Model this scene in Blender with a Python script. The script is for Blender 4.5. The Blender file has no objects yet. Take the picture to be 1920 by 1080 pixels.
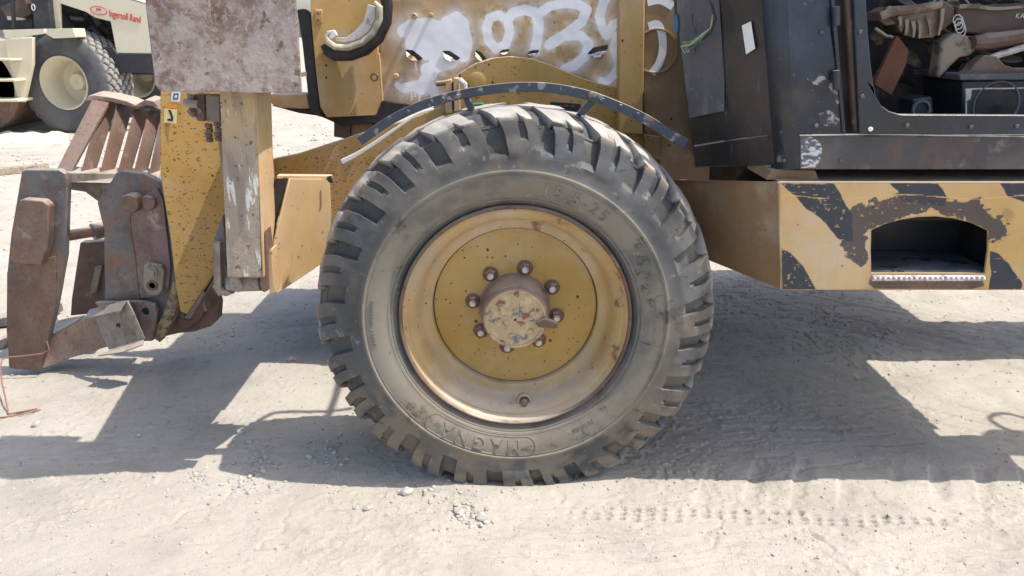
import bpy, bmesh, math, random
import numpy as np
from mathutils import Vector, Matrix, noise as mn
from mathutils.geometry import tessellate_polygon
random.seed(7); rng = np.random.default_rng(7)
S = bpy.context.scene; C = S.collection
PI = math.pi
# ------------------------------------------------------------------ camera, sky, sun, exposure
F = 1450.0; PITCH = math.radians(18.3); CAMY = -2.19; CAMZ = 1.41
cd = bpy.data.cameras.new('camera'); cam = bpy.data.objects.new('camera', cd); C.objects.link(cam)
cd.sensor_width = 36; cd.lens = F/1920*36; cd.clip_end = 2000; cd.clip_start = .05
cam.location = (0, CAMY, CAMZ); cam.rotation_euler = (PI/2-PITCH, 0, 0); S.camera = cam
SUN = Vector((0.475, -0.065, 0.873)).normalized()
W = bpy.data.worlds.new('World'); S.world = W; W.use_nodes = True
nt = W.node_tree; sk = nt.nodes.new('ShaderNodeTexSky'); sk.sky_type = 'NISHITA'; sk.sun_disc = False
sk.sun_elevation = math.asin(SUN.z); sk.sun_rotation = math.atan2(SUN.x, SUN.y)
sk.dust_density = 2.5; sk.air_density = 1.0
bg = nt.nodes['Background']; nt.links.new(sk.outputs[0], bg.inputs[0]); bg.inputs[1].default_value = 0.15
sd = bpy.data.lights.new('sun', 'SUN'); sd.energy = 3.4; sd.angle = math.radians(.5); sd.color = (1, .95, .87)
so = bpy.data.objects.new('sun', sd); C.objects.link(so); so.rotation_euler = SUN.to_track_quat('Z', 'Y').to_euler()
so.location = (3, -3, 8)
S.view_settings.view_transform = 'Standard'; S.view_settings.look = 'None'
S.view_settings.exposure = 0.76; S.view_settings.gamma = 1; S.view_settings.use_curve_mapping = False

# ------------------------------------------------------------------ pixel helpers (measured on the 1920x1080 photograph)
cp, sp = math.cos(PITCH), math.sin(PITCH)
def ray(px, py):
    x = (px-960)/F; y = (540-py)/F
    return Vector((x, cp + y*sp, -sp + y*cp))
def at(px, py, Y):
    d = ray(px, py); t = (Y-CAMY)/d.y
    return Vector((d.x*t, Y, CAMZ+d.z*t))
def gnd(px, py, z=0.0):
    d = ray(px, py); t = (z-CAMZ)/d.z
    return Vector((d.x*t, CAMY+d.y*t, z))

# ------------------------------------------------------------------ numpy noise
_T = rng.random((256, 256))
def vn(x, y, seed=0):
    x = np.asarray(x, float)+seed*17.3; y = np.asarray(y, float)+seed*5.7
    xi = np.floor(x).astype(int); yi = np.floor(y).astype(int); fx = x-xi; fy = y-yi
    fx = fx*fx*(3-2*fx); fy = fy*fy*(3-2*fy)
    a = _T[yi & 255, xi & 255]; b = _T[yi & 255, (xi+1) & 255]; c = _T[(yi+1) & 255, xi & 255]; d = _T[(yi+1) & 255, (xi+1) & 255]
    return (a*(1-fx)+b*fx)*(1-fy)+(c*(1-fx)+d*fx)*fy
def fbm(x, y, o=4, seed=0):
    s = 0; a = .5; t = 0
    for k in range(o):
        s = s+a*vn(x*2**k, y*2**k, seed+k); t += a; a *= .55
    return s/t
def sst(a, b, x):
    t = np.clip((x-a)/(b-a), 0, 1); return t*t*(3-2*t)

# ------------------------------------------------------------------ materials
def MAT(name, base, layers=(), rough=.6, metal=0.0, bump=(), rr=.12):
    m = bpy.data.materials.new(name); m.use_nodes = True; t = m.node_tree; N = t.nodes; L = t.links
    b = N['Principled BSDF']; b.inputs['Roughness'].default_value = rough; b.inputs['Metallic'].default_value = metal
    tc = N.new('ShaderNodeTexCoord'); co = tc.outputs['Object']
    def mapped(st, off):
        if st == (1, 1, 1) and off == 0: return co
        mp = N.new('ShaderNodeMapping'); mp.inputs['Scale'].default_value = st; mp.inputs['Location'].default_value = (off, off*.7, off*.3)
        L.new(co, mp.inputs['Vector']); return mp.outputs[0]
    def noise(s, d=5, st=(1, 1, 1), off=0, r=.6, dist=0):
        n = N.new('ShaderNodeTexNoise'); n.inputs['Scale'].default_value = s; n.inputs['Detail'].default_value = d
        n.inputs['Roughness'].default_value = r; n.inputs['Distortion'].default_value = dist
        L.new(mapped(st, off), n.inputs['Vector']); return n.outputs['Fac']
    def mr(v, lo, hi, a=0, bb=1):
        n = N.new('ShaderNodeMapRange'); n.inputs[1].default_value = lo; n.inputs[2].default_value = hi
        n.inputs[3].default_value = a; n.inputs[4].default_value = bb; n.interpolation_type = 'SMOOTHSTEP'; L.new(v, n.inputs[0]); return n.outputs[0]
    def mul(a, c):
        n = N.new('ShaderNodeMath'); n.operation = 'MULTIPLY'
        for i, v in enumerate((a, c)):
            if isinstance(v, (int, float)): n.inputs[i].default_value = v
            else: L.new(v, n.inputs[i])
        return n.outputs[0]
    rgb = N.new('ShaderNodeRGB'); rgb.outputs[0].default_value = (*base, 1); col = rgb.outputs[0]
    rfac = None
    for la in layers:
        k = la.get('k', 'noise')
        if k == 'noise':
            f = mr(noise(la['s'], la.get('d', 5), la.get('st', (1, 1, 1)), la.get('off', 0), la.get('r', .6), la.get('dist', 0)), la['lo'], la['hi'])
        elif k == 'spots':      # small irregular chips
            v = N.new('ShaderNodeTexVoronoi'); v.inputs['Scale'].default_value = la['s']; v.inputs['Randomness'].default_value = 1
            L.new(mapped(la.get('st', (1, 1, 1)), la.get('off', 0)), v.inputs['Vector'])
            f = mr(v.outputs['Distance'], la['lo'], la['hi'], 1, 0)
            sx = N.new('ShaderNodeSeparateColor'); L.new(v.outputs['Color'], sx.inputs[0])
            f = mul(f, mr(sx.outputs[0], la.get('p', .6), la.get('p', .6)+.05))
            if la.get('cl', 1): f = mul(f, mr(noise(2.6, 3, off=la.get('off', 0)+2), .40, .56))
        elif k == 'up':
            g = N.new('ShaderNodeNewGeometry'); sx = N.new('ShaderNodeSeparateXYZ'); L.new(g.outputs['Normal'], sx.inputs[0])
            f = mr(sx.outputs[2], la['lo'], la['hi'])
            if 's' in la: f = mul(f, mr(noise(la['s'], 5), la.get('nlo', .35), la.get('nhi', .55)))
        elif k == 'attr':
            a = N.new('ShaderNodeAttribute'); a.attribute_name = la['n']; f = a.outputs['Fac']
        elif k == 'z':
            sx = N.new('ShaderNodeSeparateXYZ'); L.new(co, sx.inputs[0]); f = mr(sx.outputs[2], la['lo'], la['hi'])
            if 's' in la: f = mul(f, mr(noise(la['s'], 5), .3, .6))
        if la.get('amt', 1) != 1: f = mul(f, la['amt'])
        mx = N.new('ShaderNodeMix'); mx.data_type = 'RGBA'; L.new(f, mx.inputs[0]); L.new(col, mx.inputs[6]); mx.inputs[7].default_value = (*la['c'], 1)
        col = mx.outputs[2]
    L.new(col, b.inputs['Base Color'])
    rn = noise(9, 4, off=3.1); L.new(mr(rn, .3, .7, max(rough-rr, .05), min(rough+rr, 1)), b.inputs['Roughness'])
    prev = None
    for (s, st, ds) in bump:
        bn = N.new('ShaderNodeBump'); bn.inputs['Strength'].default_value = st; bn.inputs['Distance'].default_value = ds
        L.new(noise(s, 6, off=1.3), bn.inputs['Height'])
        if prev: L.new(prev, bn.inputs['Normal'])
        prev = bn.outputs[0]
    if prev: L.new(prev, b.inputs['Normal'])
    return m
DUST = (.50, .43, .34)
RUST = (.085, .038, .020)
YEL = (.455, .280, .092)
def yellow(name, base=YEL, speck=1, dust=.5, rust=.3, extra=()):
    la = [dict(c=(base[0]*.72, base[1]*.68, base[2]*.7), s=3.2, lo=.4, hi=.68, amt=.6),
          dict(c=(base[0]*1.12, base[1]*1.2, base[2]*1.9), s=1.9, lo=.42, hi=.66, amt=.6, off=4),
          dict(c=DUST, s=5.5, lo=.46, hi=.75, amt=dust, off=9),
          dict(c=(.30, .20, .10), s=6, st=(5, 5, .5), lo=.56, hi=.74, amt=.35, off=6),
          dict(k='noise', c=(.13, .055, .02), s=38, lo=.70-.03*rust, hi=.73, d=7, off=2, amt=.9),
          dict(k='spots', c=(.10, .045, .018), s=46, lo=.13, hi=.17, p=1-.30*speck, off=1),
          dict(k='spots', c=(.07, .03, .015), s=24, lo=.10, hi=.13, p=1-.22*speck, off=5, st=(1, 1, .8))]
    la += list(extra)
    la += [dict(k='up', c=DUST, lo=.3, hi=.9, amt=.75, s=12, nlo=.25, nhi=.5)]
    return MAT(name, base, la, rough=.66, bump=((120, .12, .002), (14, .15, .004)))
def rusty(name, base=(.15, .095, .072), grey=.5, rust=.6, pale=.3, darkk=.5, rough=.62):
    return MAT(name, base, [dict(c=(.20, .175, .155), s=3.5, lo=.45, hi=.62, amt=grey, off=3),
        dict(c=(.21, .10, .055), s=5, lo=.46, hi=.68, amt=rust, off=8, d=8), dict(c=(.13, .075, .05), s=11, st=(1.5, 1, .5), lo=.5, hi=.64, amt=.5, d=8, off=28),
        dict(c=(.06, .04, .04), s=7, lo=.52, hi=.68, amt=darkk, off=1),
        dict(c=(.45, .38, .32), s=16, lo=.56, hi=.70, amt=pale, d=8, off=12),
        dict(c=(.10, .05, .03), s=70, lo=.56, hi=.66, amt=.5, d=3),
        dict(k='up', c=DUST, lo=.4, hi=.95, amt=.7, s=14, nlo=.25, nhi=.5)], rough=rough, metal=.15, bump=((60, .35, .003), (220, .3, .0015)))
m_yel = yellow('yellow_paint'); m_yel_sp = yellow('speckled_yellow_paint', (.46, .275, .072), 2.2, .25, 1.4,
    extra=(dict(k='spots', c=(.05, .028, .02), s=34, st=(1, 1, 2.2), lo=.14, hi=.2, p=.72, off=7), dict(c=(.13, .07, .03), s=30, st=(1, 1, 2.6), lo=.62, hi=.66, d=8, off=37, amt=.8), dict(k='spots', c=(.075, .04, .02), s=26, st=(1.2, 1, 4.5), lo=.16, hi=.25, p=.60, off=17), dict(k='spots', c=(.09, .045, .02), s=70, lo=.16, hi=.22, p=.5, off=19)))
m_yel_p = yellow('pale_sunlit_yellow_paint', (.50, .335, .155), 1.0, .6, .8, extra=(dict(c=(.30, .19, .09), s=12, st=(1, 1, .25), lo=.60, hi=.68, amt=.6, off=2),))  # pale yellow; on the outrigger it also carries painted sunlight
m_yel_b = yellow('browned_yellow_paint', (.27, .17, .08), .8, .5, .8)
m_rim = yellow('rim_yellow_paint', (.45, .30, .115), .7, .8, .9, extra=(dict(c=(.37, .31, .24), s=7, lo=.5, hi=.68, amt=.55, off=21), dict(c=(.17, .07, .03), s=11, lo=.63, hi=.70, amt=.8, off=31)))
m_disc = yellow('disc_yellow_paint', (.42, .262, .062), 2.2, .30, .6, extra=(dict(k='spots', c=(.15, .06, .02), s=62, lo=.15, hi=.2, p=.62, off=19),))
m_rust = rusty('brown_rust'); m_rustp = rusty('purple_rust_plate', (.20, .135, .13), .75, .25, .55, .25)
m_rustb = rusty('bar_rust', (.155, .092, .068), .35, .4, .2, .3); m_rusto = rusty('orange_rust', (.21, .115, .07), .3, .6, .3, .3)
m_steel = rusty('bluish_rusty_steel', (.115, .115, .125), .45, .75, .25, .5, .45); m_dust = rusty('dusty_grey_steel', (.30, .26, .22), .7, .2, .5, .2)
m_blk = MAT('worn_black_paint', (.020, .023, .030), [dict(c=(.034, .05, .088), s=2.6, lo=.42, hi=.66, amt=.75), dict(c=(.10, .065, .05), s=3.4, lo=.55, hi=.72, amt=.5, off=5),
    dict(c=(.26, .25, .25), s=17, lo=.64, hi=.70, d=9, amt=.7, off=8), dict(c=(.32, .29, .26), s=60, lo=.70, hi=.73, d=3, amt=.6), dict(k='up', c=(.4, .36, .31), lo=.4, hi=.9, amt=.7)],
    rough=.36, bump=((45, .3, .003), (7, .5, .012)), rr=.16)
m_blkb = MAT('brownish_black_paint', (.020, .018, .018), [dict(c=(.065, .048, .042), s=4, lo=.4, hi=.66, amt=.7), dict(c=(.12, .12, .13), s=11, st=(3, 3, .5), lo=.62, hi=.72, amt=.5),
    dict(c=(.3, .28, .26), s=50, lo=.70, hi=.74, d=4, amt=.7)], rough=.42, bump=((60, .25, .002), (6, .5, .014)))
m_blkd = MAT('flaking_dark_grey_panel', (.085, .082, .088), [dict(c=(.18, .175, .18), s=8, st=(1, 1, .4), lo=.46, hi=.62, amt=.7), dict(c=(.02, .02, .024), s=12, st=(1, 1, .35), lo=.60, hi=.64, amt=.95, off=5),
    dict(c=(.3, .29, .28), s=60, lo=.64, hi=.7, amt=.6)], rough=.6, bump=((90, .4, .002),))
m_dark = MAT('dark_grimy_steel', (.022, .019, .018), [dict(c=(.08, .055, .04), s=9, lo=.5, hi=.68, amt=.6)], rough=.7, bump=((50, .3, .003),))
m_strap = MAT('blue_grey_strap_paint', (.032, .042, .062), [dict(c=(.24, .24, .25), s=22, lo=.56, hi=.62, d=8, amt=.8), dict(c=(.16, .07, .04), s=14, lo=.60, hi=.66, amt=.7, off=6),
    dict(k='up', c=(.40, .37, .34), lo=.5, hi=.9, amt=.6)], rough=.5, bump=((70, .3, .002),))
m_pale = MAT('pale_dusty_metal', (.55, .52, .48), [dict(c=(.25, .2, .17), s=18, lo=.55, hi=.64, amt=.7)], rough=.7, bump=((80, .3, .002),))
m_tyre = MAT('dusty_tyre_rubber', (.060, .060, .060), [dict(c=(.155, .142, .122), s=3.2, lo=.40, hi=.66, amt=.9), dict(c=(.085, .09, .098), s=5, lo=.45, hi=.6, off=5, amt=.7),
    dict(k='attr', n='wall', c=(.25, .222, .172), amt=.78), dict(k='attr', n='low', c=(.23, .19, .14), amt=.7),
    dict(c=(.04, .038, .036), s=6.5, lo=.57, hi=.65, d=9, r=.72, off=14, amt=.75), dict(c=(.045, .04, .036), s=9, st=(1, 1, 3.2), lo=.64, hi=.68, d=8, off=24, amt=.7), dict(c=(.19, .15, .11), s=2.4, lo=.52, hi=.66, d=7, off=34, amt=.5), dict(c=(.27, .24, .2), s=30, lo=.6, hi=.68, d=6, off=2, amt=.5),
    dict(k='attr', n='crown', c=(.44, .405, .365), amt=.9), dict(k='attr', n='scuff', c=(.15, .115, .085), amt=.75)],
    rough=.78, bump=((26, .30, .004), (160, .35, .0016), (420, .25, .0007)))
m_emb = MAT('raised_tyre_rubber', (.16, .145, .12), [dict(c=(.24, .215, .17), s=14, lo=.4, hi=.62)], rough=.8, bump=((160, .3, .0015),))
m_cream = MAT('cream_paint', (.66, .60, .45), [dict(c=(.52, .45, .33), s=1.6, lo=.45, hi=.7, amt=.6), dict(c=(.35, .28, .2), s=9, lo=.66, hi=.74, amt=.5)], rough=.45, bump=((20, .06, .003),))
m_bgtyre = MAT('grey_compactor_rubber', (.06, .065, .075), [dict(c=(.13, .125, .12), s=1.6, lo=.4, hi=.62, amt=.7), dict(k='attr', n='crown', c=(.34, .31, .28), amt=.7)], rough=.85, bump=((30, .3, .006),))
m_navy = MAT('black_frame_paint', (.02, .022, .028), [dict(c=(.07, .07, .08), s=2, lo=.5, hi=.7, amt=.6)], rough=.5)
m_red = MAT('red_lettering', (.55, .06, .06), rough=.5); m_white = MAT('white_paint', (.78, .77, .74), [dict(c=(.5, .47, .42), s=20, lo=.55, hi=.7, amt=.5)], rough=.6)
m_letter = MAT('pale_lettering', (.6, .6, .6), rough=.6); m_black = MAT('black_print', (.02, .02, .02), rough=.6)
m_green = MAT('green_print', (.03, .22, .09), rough=.5); m_decal = MAT('decal_yellow', (.75, .62, .28), rough=.5); m_orange = MAT('decal_orange', (.75, .28, .02), rough=.5)
m_leather = MAT('cracked_brown_leather', (.11, .065, .04), [dict(c=(.22, .155, .10), s=9, lo=.5, hi=.62, amt=.8), dict(c=(.06, .035, .02), s=14, lo=.58, hi=.66, amt=.8, off=3)], rough=.7, bump=((30, .5, .005),))
m_cloth = MAT('pale_torn_cloth', (.30, .245, .185), [dict(c=(.13, .09, .06), s=14, lo=.48, hi=.58, d=8, amt=.85)], rough=.9, bump=((40, .4, .004),))
m_foam = MAT('orange_brown_board', (.17, .07, .038), [dict(c=(.13, .05, .025), s=8, lo=.5, hi=.65, amt=.6)], rough=.8, bump=((40, .3, .003),))
m_seat = MAT('dark_brown_vinyl', (.085, .055, .042), [dict(c=(.13, .085, .06), s=6, lo=.45, hi=.65)], rough=.6, bump=((30, .2, .003),))
m_wire = MAT('rusty_wire', (.28, .14, .10), rough=.7); m_cable = MAT('beige_cable', (.40, .38, .30), rough=.6); m_blue = MAT('blue_cable', (.04, .12, .2), rough=.5)
m_wood = MAT('weathered_wood', (.36, .29, .21), [dict(c=(.22, .17, .12), s=5, st=(1, 8, 8), lo=.45, hi=.6)], rough=.85, bump=((40, .3, .003),))
m_sheet = MAT('cream_plastic_sheet', (.70, .62, .50), [dict(c=(.5, .42, .32), s=5, lo=.5, hi=.65, amt=.6)], rough=.6, bump=((14, .4, .02),))
m_stone = MAT('grey_crushed_stone', (.33, .31, .28), [dict(c=(.50, .46, .41), s=40, lo=.4, hi=.6), dict(c=(.2, .2, .2), s=22, lo=.58, hi=.7, amt=.6)], rough=.9, bump=((120, .4, .002),))
m_stoned = MAT('dusty_pebble', (.46, .415, .36), [dict(c=(.24, .225, .21), s=30, lo=.46, hi=.6, amt=.8)], rough=.9)
m_bead = MAT('silvery_weld_metal', (.40, .36, .38), [dict(c=(.65, .62, .62), s=30, lo=.42, hi=.58), dict(c=(.2, .1, .07), s=24, lo=.58, hi=.66, amt=.6)], rough=.4, metal=.4, bump=((120, .5, .002),))
m_hub = MAT('flaking_hub_paint', (.42, .31, .17), [dict(c=(.13, .13, .15), s=20, lo=.54, hi=.60, d=9, r=.75), dict(c=(.20, .09, .05), s=26, lo=.56, hi=.62, d=7, off=4), dict(c=(.50, .40, .24), s=34, lo=.54, hi=.60, off=9, amt=.8),
    dict(k='up', c=(.26, .17, .15), lo=.2, hi=.6, amt=.8)], rough=.6, bump=((50, .5, .004), (150, .4, .002)))
m_boom = yellow('graffiti_boom_paint', (.47, .295, .11), .5, .45, .5, extra=(dict(k='attr', n='red', c=(.45, .06, .03)), dict(k='attr', n='white', c=(.88, .88, .90)), dict(k='attr', n='dark', c=(.05, .045, .045))))
m_boomw = MAT('sprayed_torn_metal', (.6, .6, .62), [dict(c=(.35, .22, .08), s=30, lo=.5, hi=.56), dict(c=(.12, .12, .13), s=50, lo=.55, hi=.6)], rough=.6)
m_sill = yellow('sill_paint', (.51, .325, .11), .6, .5, .7, extra=(dict(k='attr', n='black', c=(.030, .034, .046)), dict(k='attr', n='rust', c=(.10, .055, .04)), dict(k='attr', n='chip', c=(.62, .40, .13))))

# ------------------------------------------------------------------ mesh helpers
def vecs(a): return [Vector(v) for v in a]
class MB:
    def __init__(s): s.v = []; s.f = []
    def add(s, v, f):
        n = len(s.v); s.v += [Vector(p) for p in v]; s.f += [tuple(i+n for i in q) for q in f]; return s
    def box(s, a, b):
        x0, y0, z0 = a; x1, y1, z1 = b
        return s.add([(x0, y0, z0), (x1, y0, z0), (x1, y1, z0), (x0, y1, z0), (x0, y0, z1), (x1, y0, z1), (x1, y1, z1), (x0, y1, z1)],
                     [(0, 3, 2, 1), (4, 5, 6, 7), (0, 1, 5, 4), (1, 2, 6, 5), (2, 3, 7, 6), (3, 0, 4, 7)])
    def prism(s, front, off, holes=()):
        off = Vector(off); loops = [list(front)]+[list(h) for h in holes]
        tri = tessellate_polygon(loops); flat = [p for l in loops for p in l]; n = len(flat)
        fs = []
        for t in tri:
            a, b, c = (flat[i] for i in t); nr = (b-a).cross(c-a)
            t = tuple(t) if nr.dot(off) < 0 else tuple(reversed(t))
            fs.append(t); fs.append(tuple(i+n for i in reversed(t)))
        k = 0
        for l in loops:
            m = len(l)
            for i in range(m):
                j = (i+1) % m; fs.append((k+i, k+j, k+j+n, k+i+n))
            k += m
        return s.add(flat+[p+off for p in flat], fs)
    def tube(s, pts, r, seg=8, caps=True):
        pts = vecs(pts); n = len(pts); rs = r if isinstance(r, (list, tuple)) else [r]*n; V = []; up = None
        for i, p in enumerate(pts):
            d = (pts[min(i+1, n-1)]-pts[max(i-1, 0)]).normalized()
            if up is None: up = d.orthogonal().normalized()
            up = (up-d*up.dot(d)); up = up.normalized() if up.length > 1e-6 else d.orthogonal().normalized()
            w = d.cross(up)
            for k in range(seg):
                a = 2*PI*k/seg; V.append(p+(up*math.cos(a)+w*math.sin(a))*rs[i])
        Fc = [(i*seg+k, i*seg+(k+1) % seg, (i+1)*seg+(k+1) % seg, (i+1)*seg+k) for i in range(n-1) for k in range(seg)]
        if caps: Fc += [tuple(reversed(range(seg))), tuple((n-1)*seg+k for k in range(seg))]
        return s.add(V, Fc)
    def lathe(s, c, axis, prof, seg=48, close=True):        # prof: (r, along axis)
        c = Vector(c); a = Vector(axis).normalized(); u = a.orthogonal().normalized(); w = a.cross(u); V = []
        for (r, h) in prof:
            for k in range(seg):
                t = 2*PI*k/seg; V.append(c+a*h+(u*math.cos(t)+w*math.sin(t))*r)
        m = len(prof); Fc = [(i*seg+k, i*seg+(k+1) % seg, (i+1)*seg+(k+1) % seg, (i+1)*seg+k) for i in range(m-1) for k in range(seg)]
        if close:
            Fc += [tuple(reversed(range(seg))), tuple((m-1)*seg+k for k in range(seg))]
        return s.add(V, Fc)
def OBJ(name, mb, mat, parent=None, bevel=0, smooth=.6, label=None):
    me = bpy.data.meshes.new(name)
    L = Vector((0, 0, 0))
    if parent is not None:
        p = parent
        while p is not None: L = L+p.location; p = p.parent
    me.from_pydata([tuple(v-L) for v in mb.v], [], mb.f); me.validate()
    bm = bmesh.new(); bm.from_mesh(me); bmesh.ops.recalc_face_normals(bm, faces=bm.faces); bm.to_mesh(me); bm.free()
    me.materials.append(mat)
    if smooth:
        me.polygons.foreach_set('use_smooth', [True]*len(me.polygons)); me.set_sharp_from_angle(angle=smooth)
    o = bpy.data.objects.new(name, me); C.objects.link(o)
    if parent is not None: o.parent = parent
    if bevel:
        b = o.modifiers.new('bevel', 'BEVEL'); b.width = bevel; b.segments = 2; b.limit_method = 'ANGLE'; b.angle_limit = .6; b.harden_normals = False
    if label: o['label'] = label
    return o
def TH(name, label, cat, loc, group=None):
    o = bpy.data.objects.new(name, None); C.objects.link(o); o.location = loc; o.empty_display_size = .2
    o['label'] = label; o['category'] = cat
    if group: o['group'] = group
    return o
def tag(o, label, cat, group=None):
    o['label'] = label; o['category'] = cat
    if group: o['group'] = group
    return o
def P(*pts, Y=0):       # pixel polygon -> points; each (px,py) or (px,py,Y)
    return [at(p[0], p[1], p[2] if len(p) > 2 else Y) for p in pts]
def plate(name, pts, Y, depth, mat, parent, bevel=.003, holes=(), label=None, off=None):
    mb = MB().prism(P(*pts, Y=Y), off or (0, depth, 0), [P(*h, Y=Y) for h in holes])
    return OBJ(name, mb, mat, parent, bevel, label=label)
def text_geo(body, size, depth, spacing=1.0, off=0.0):
    cu = bpy.data.curves.new('t', 'FONT'); cu.body = body; cu.size = size; cu.extrude = depth; cu.space_character = spacing; cu.offset = off; cu.align_x = 'CENTER'; cu.resolution_u = 3
    o = bpy.data.objects.new('t', cu); C.objects.link(o); dg = bpy.context.evaluated_depsgraph_get(); dg.update()
    me = o.evaluated_get(dg).to_mesh(); v = [tuple(x.co) for x in me.vertices]; f = [tuple(p.vertices) for p in me.polygons]
    o.evaluated_get(dg).to_mesh_clear(); bpy.data.objects.remove(o); bpy.data.curves.remove(cu)
    return v, f
def grid_mesh(name, V, nx, ny, mat, parent=None, keep=None, attrs=None, smooth=True):
    me = bpy.data.meshes.new(name); V = np.asarray(V, float).reshape(ny*nx, 3)
    idx = np.arange(nx*ny).reshape(ny, nx)
    q = np.stack([idx[:-1, :-1], idx[:-1, 1:], idx[1:, 1:], idx[1:, :-1]], -1).reshape(-1, 4)
    if keep is not None: q = q[keep.reshape(-1)]
    me.vertices.add(len(V)); me.vertices.foreach_set('co', V.ravel())
    me.loops.add(q.size); me.loops.foreach_set('vertex_index', q.ravel().astype(np.int32))
    me.polygons.add(len(q)); me.polygons.foreach_set('loop_start', np.arange(0, q.size, 4, dtype=np.int32)); me.polygons.foreach_set('loop_total', np.full(len(q), 4, np.int32))
    me.polygons.foreach_set('use_smooth', np.full(len(q), smooth)); me.update(calc_edges=True)
    for k, a in (attrs or {}).items():
        at_ = me.attributes.new(k, 'FLOAT', 'POINT'); at_.data.foreach_set('value', np.asarray(a, float).ravel())
    me.materials.append(mat); o = bpy.data.objects.new(name, me); C.objects.link(o)
    if parent: o.parent = parent
    return o
def bolt(parent, p, r=.009, h=.008, mat=None, name='bolt', axis=(0, -1, 0)):
    return OBJ(name, MB().lathe(p, axis, [(r, -.002), (r, h*.8), (r*.8, h)], 6), mat or m_rust, parent)

# ================================================================== SETTING: ground
def ground_h(X, Y):
    h = (fbm(X*.9, Y*.9, 3, 1)-.5)*.03+(fbm(X*5, Y*7, 4, 4)-.5)*.005+(fbm(X*24, Y*30, 3, 9)-.5)*.0026
    # wheel ruts and lug prints that run along the machine, turning away to the right
    n = (fbm(X*1.5, Y*1.5, 2, 12)-.5)*.06
    near = sst(-1.5, -.4, X)
    for k, (y0, sl, w) in enumerate(((-.115, -.05, .006), (-.142, -.05, .006), (-.168, -.045, .005), (-.235, -.06, .006), (-.272, -.06, .006), (-.315, -.05, .006), (-.36, -.05, .007))):
        d = Y-(y0+sl*(X-.3)+n*.35+.004*np.abs(((X*9) % 1)-.5)*2*(1 if k < 3 else 2.5))
        lim = sst(.1, .25, X)*(1-sst(1.25, 1.5, X)) if k < 3 else sst(-.3, .0, X)*(1-sst(1.0+.1*k, 1.4+.1*k, X))
        tooth = .55+.45*np.sign(np.sin(X*150+k))
        h = h-.018*np.exp(-(d/w)**2)*lim*(tooth if k < 3 else .5)*sst(.25, .45, fbm(X*5+k, Y*5, 2, 47))
    # thin wandering cracks and crumbs
    c1 = np.abs(fbm(X*2.3+3, Y*4.2, 4, 61)-.5); h = h-.006*(1-sst(.002, .012, c1))*sst(.45, .6, fbm(X*1.7, Y*1.7, 2, 62))
    h = h-.0018*sst(.60, .64, fbm((X-.5*Y)*9, (Y+.3*X)*9, 4, 77))
    h = h+.004*sst(.62, .72, fbm(X*60, Y*60, 2, 63))*sst(.4, .6, fbm(X*3, Y*3, 2, 64))
    h = h-.003*sst(.56, .66, fbm((X+Y*1.2)*7, (Y-X*.15)*42, 3, 65))*sst(.42, .6, fbm(X*1.3, Y*1.8, 2, 66))
    # diagonal lug ridges
    band = np.exp(-((Y-.02+n)/.13)**4)*sst(.35, .6, X)
    ph = ((X-.45*Y)*6.6) % 1
    h = h-band*.009*sst(.0, .05, ph)*(1-sst(.2, .5, ph))*sst(.3, .6, fbm(X*4, Y*4, 3, 44))
    # long sweeping scrape lines beneath the machine
    u = Y*1.0-.10*X+(fbm(X*.8, Y*.8, 2, 3)-.5)*.25
    h = h-.004*sst(.62, .72, fbm(u*26, X*1.2, 3, 6))*sst(.3, .7, Y+X*.2)
    u2 = (X-1.7)*.6+(Y-.6)*.75
    h = h-.0035*sst(.55, .65, fbm(u2*22, (X+Y)*.8, 2, 8))*sst(.9, 1.6, X)
    # soil pushed up around the tyre, flat where it rests
    d = np.sqrt(((X-.01)/.30)**2+((Y-.2)/.21)**2)
    h = h*sst(.7, 1.6, d)+.012*np.exp(-((d-1.12)/.22)**2)
    return h
def spread(lo, hi, step, far, n):
    core = np.arange(lo, hi, step); g = np.geomspace(step, far, n)
    return np.concatenate([(lo-np.cumsum(g))[::-1], core, hi+np.cumsum(g)])
def spread2(segs, far, n):
    core = np.concatenate([np.arange(a, b, st) for a, b, st in segs]); g0 = np.geomspace(segs[0][2], far, n); g1 = np.geomspace(segs[-1][2], far, n)
    return np.concatenate([(segs[0][0]-np.cumsum(g0))[::-1], core, segs[-1][1]+np.cumsum(g1)])
gx = spread2(((-2.4, -1.75, .014), (-1.75, 1.9, .0062), (1.9, 2.8, .014)), 40, 42); gy = spread2(((-.60, .60, .0056), (.60, 2.8, .013)), 40, 42)
GX, GY = np.meshgrid(gx, gy); GZ = ground_h(GX, GY)
fade = 1-sst(8, 40, np.hypot(GX, GY)); GZ = GZ*fade
m_ground = MAT('pale_compacted_dirt', (.405, .366, .308), [dict(c=(.46, .42, .357), s=1.3, lo=.38, hi=.66, d=6), dict(c=(.315, .285, .24), s=3.1, lo=.46, hi=.72, amt=.7, off=5, d=7),
    dict(c=(.36, .335, .30), s=55, lo=.60, hi=.70, amt=.6, d=4), dict(c=(.31, .275, .235), s=22, lo=.58, hi=.70, d=8, amt=.6, off=11), dict(k='spots', c=(.25, .235, .215), s=170, lo=.18, hi=.30, p=.72), dict(k='spots', c=(.50, .46, .40), s=110, lo=.18, hi=.28, p=.82, off=3),
    dict(k='spots', c=(.20, .19, .18), s=45, lo=.10, hi=.15, p=.86, off=8)],
    rough=.92, bump=((9, .4, .02), (48, .35, .006), (190, .8, .0045), (520, .7, .002)))
ground = grid_mesh('ground', np.stack([GX, GY, GZ], -1), len(gx), len(gy), m_ground); ground['kind'] = 'structure'
def gz(x, y): return float(ground_h(np.array([x]), np.array([y]))[0])

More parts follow.
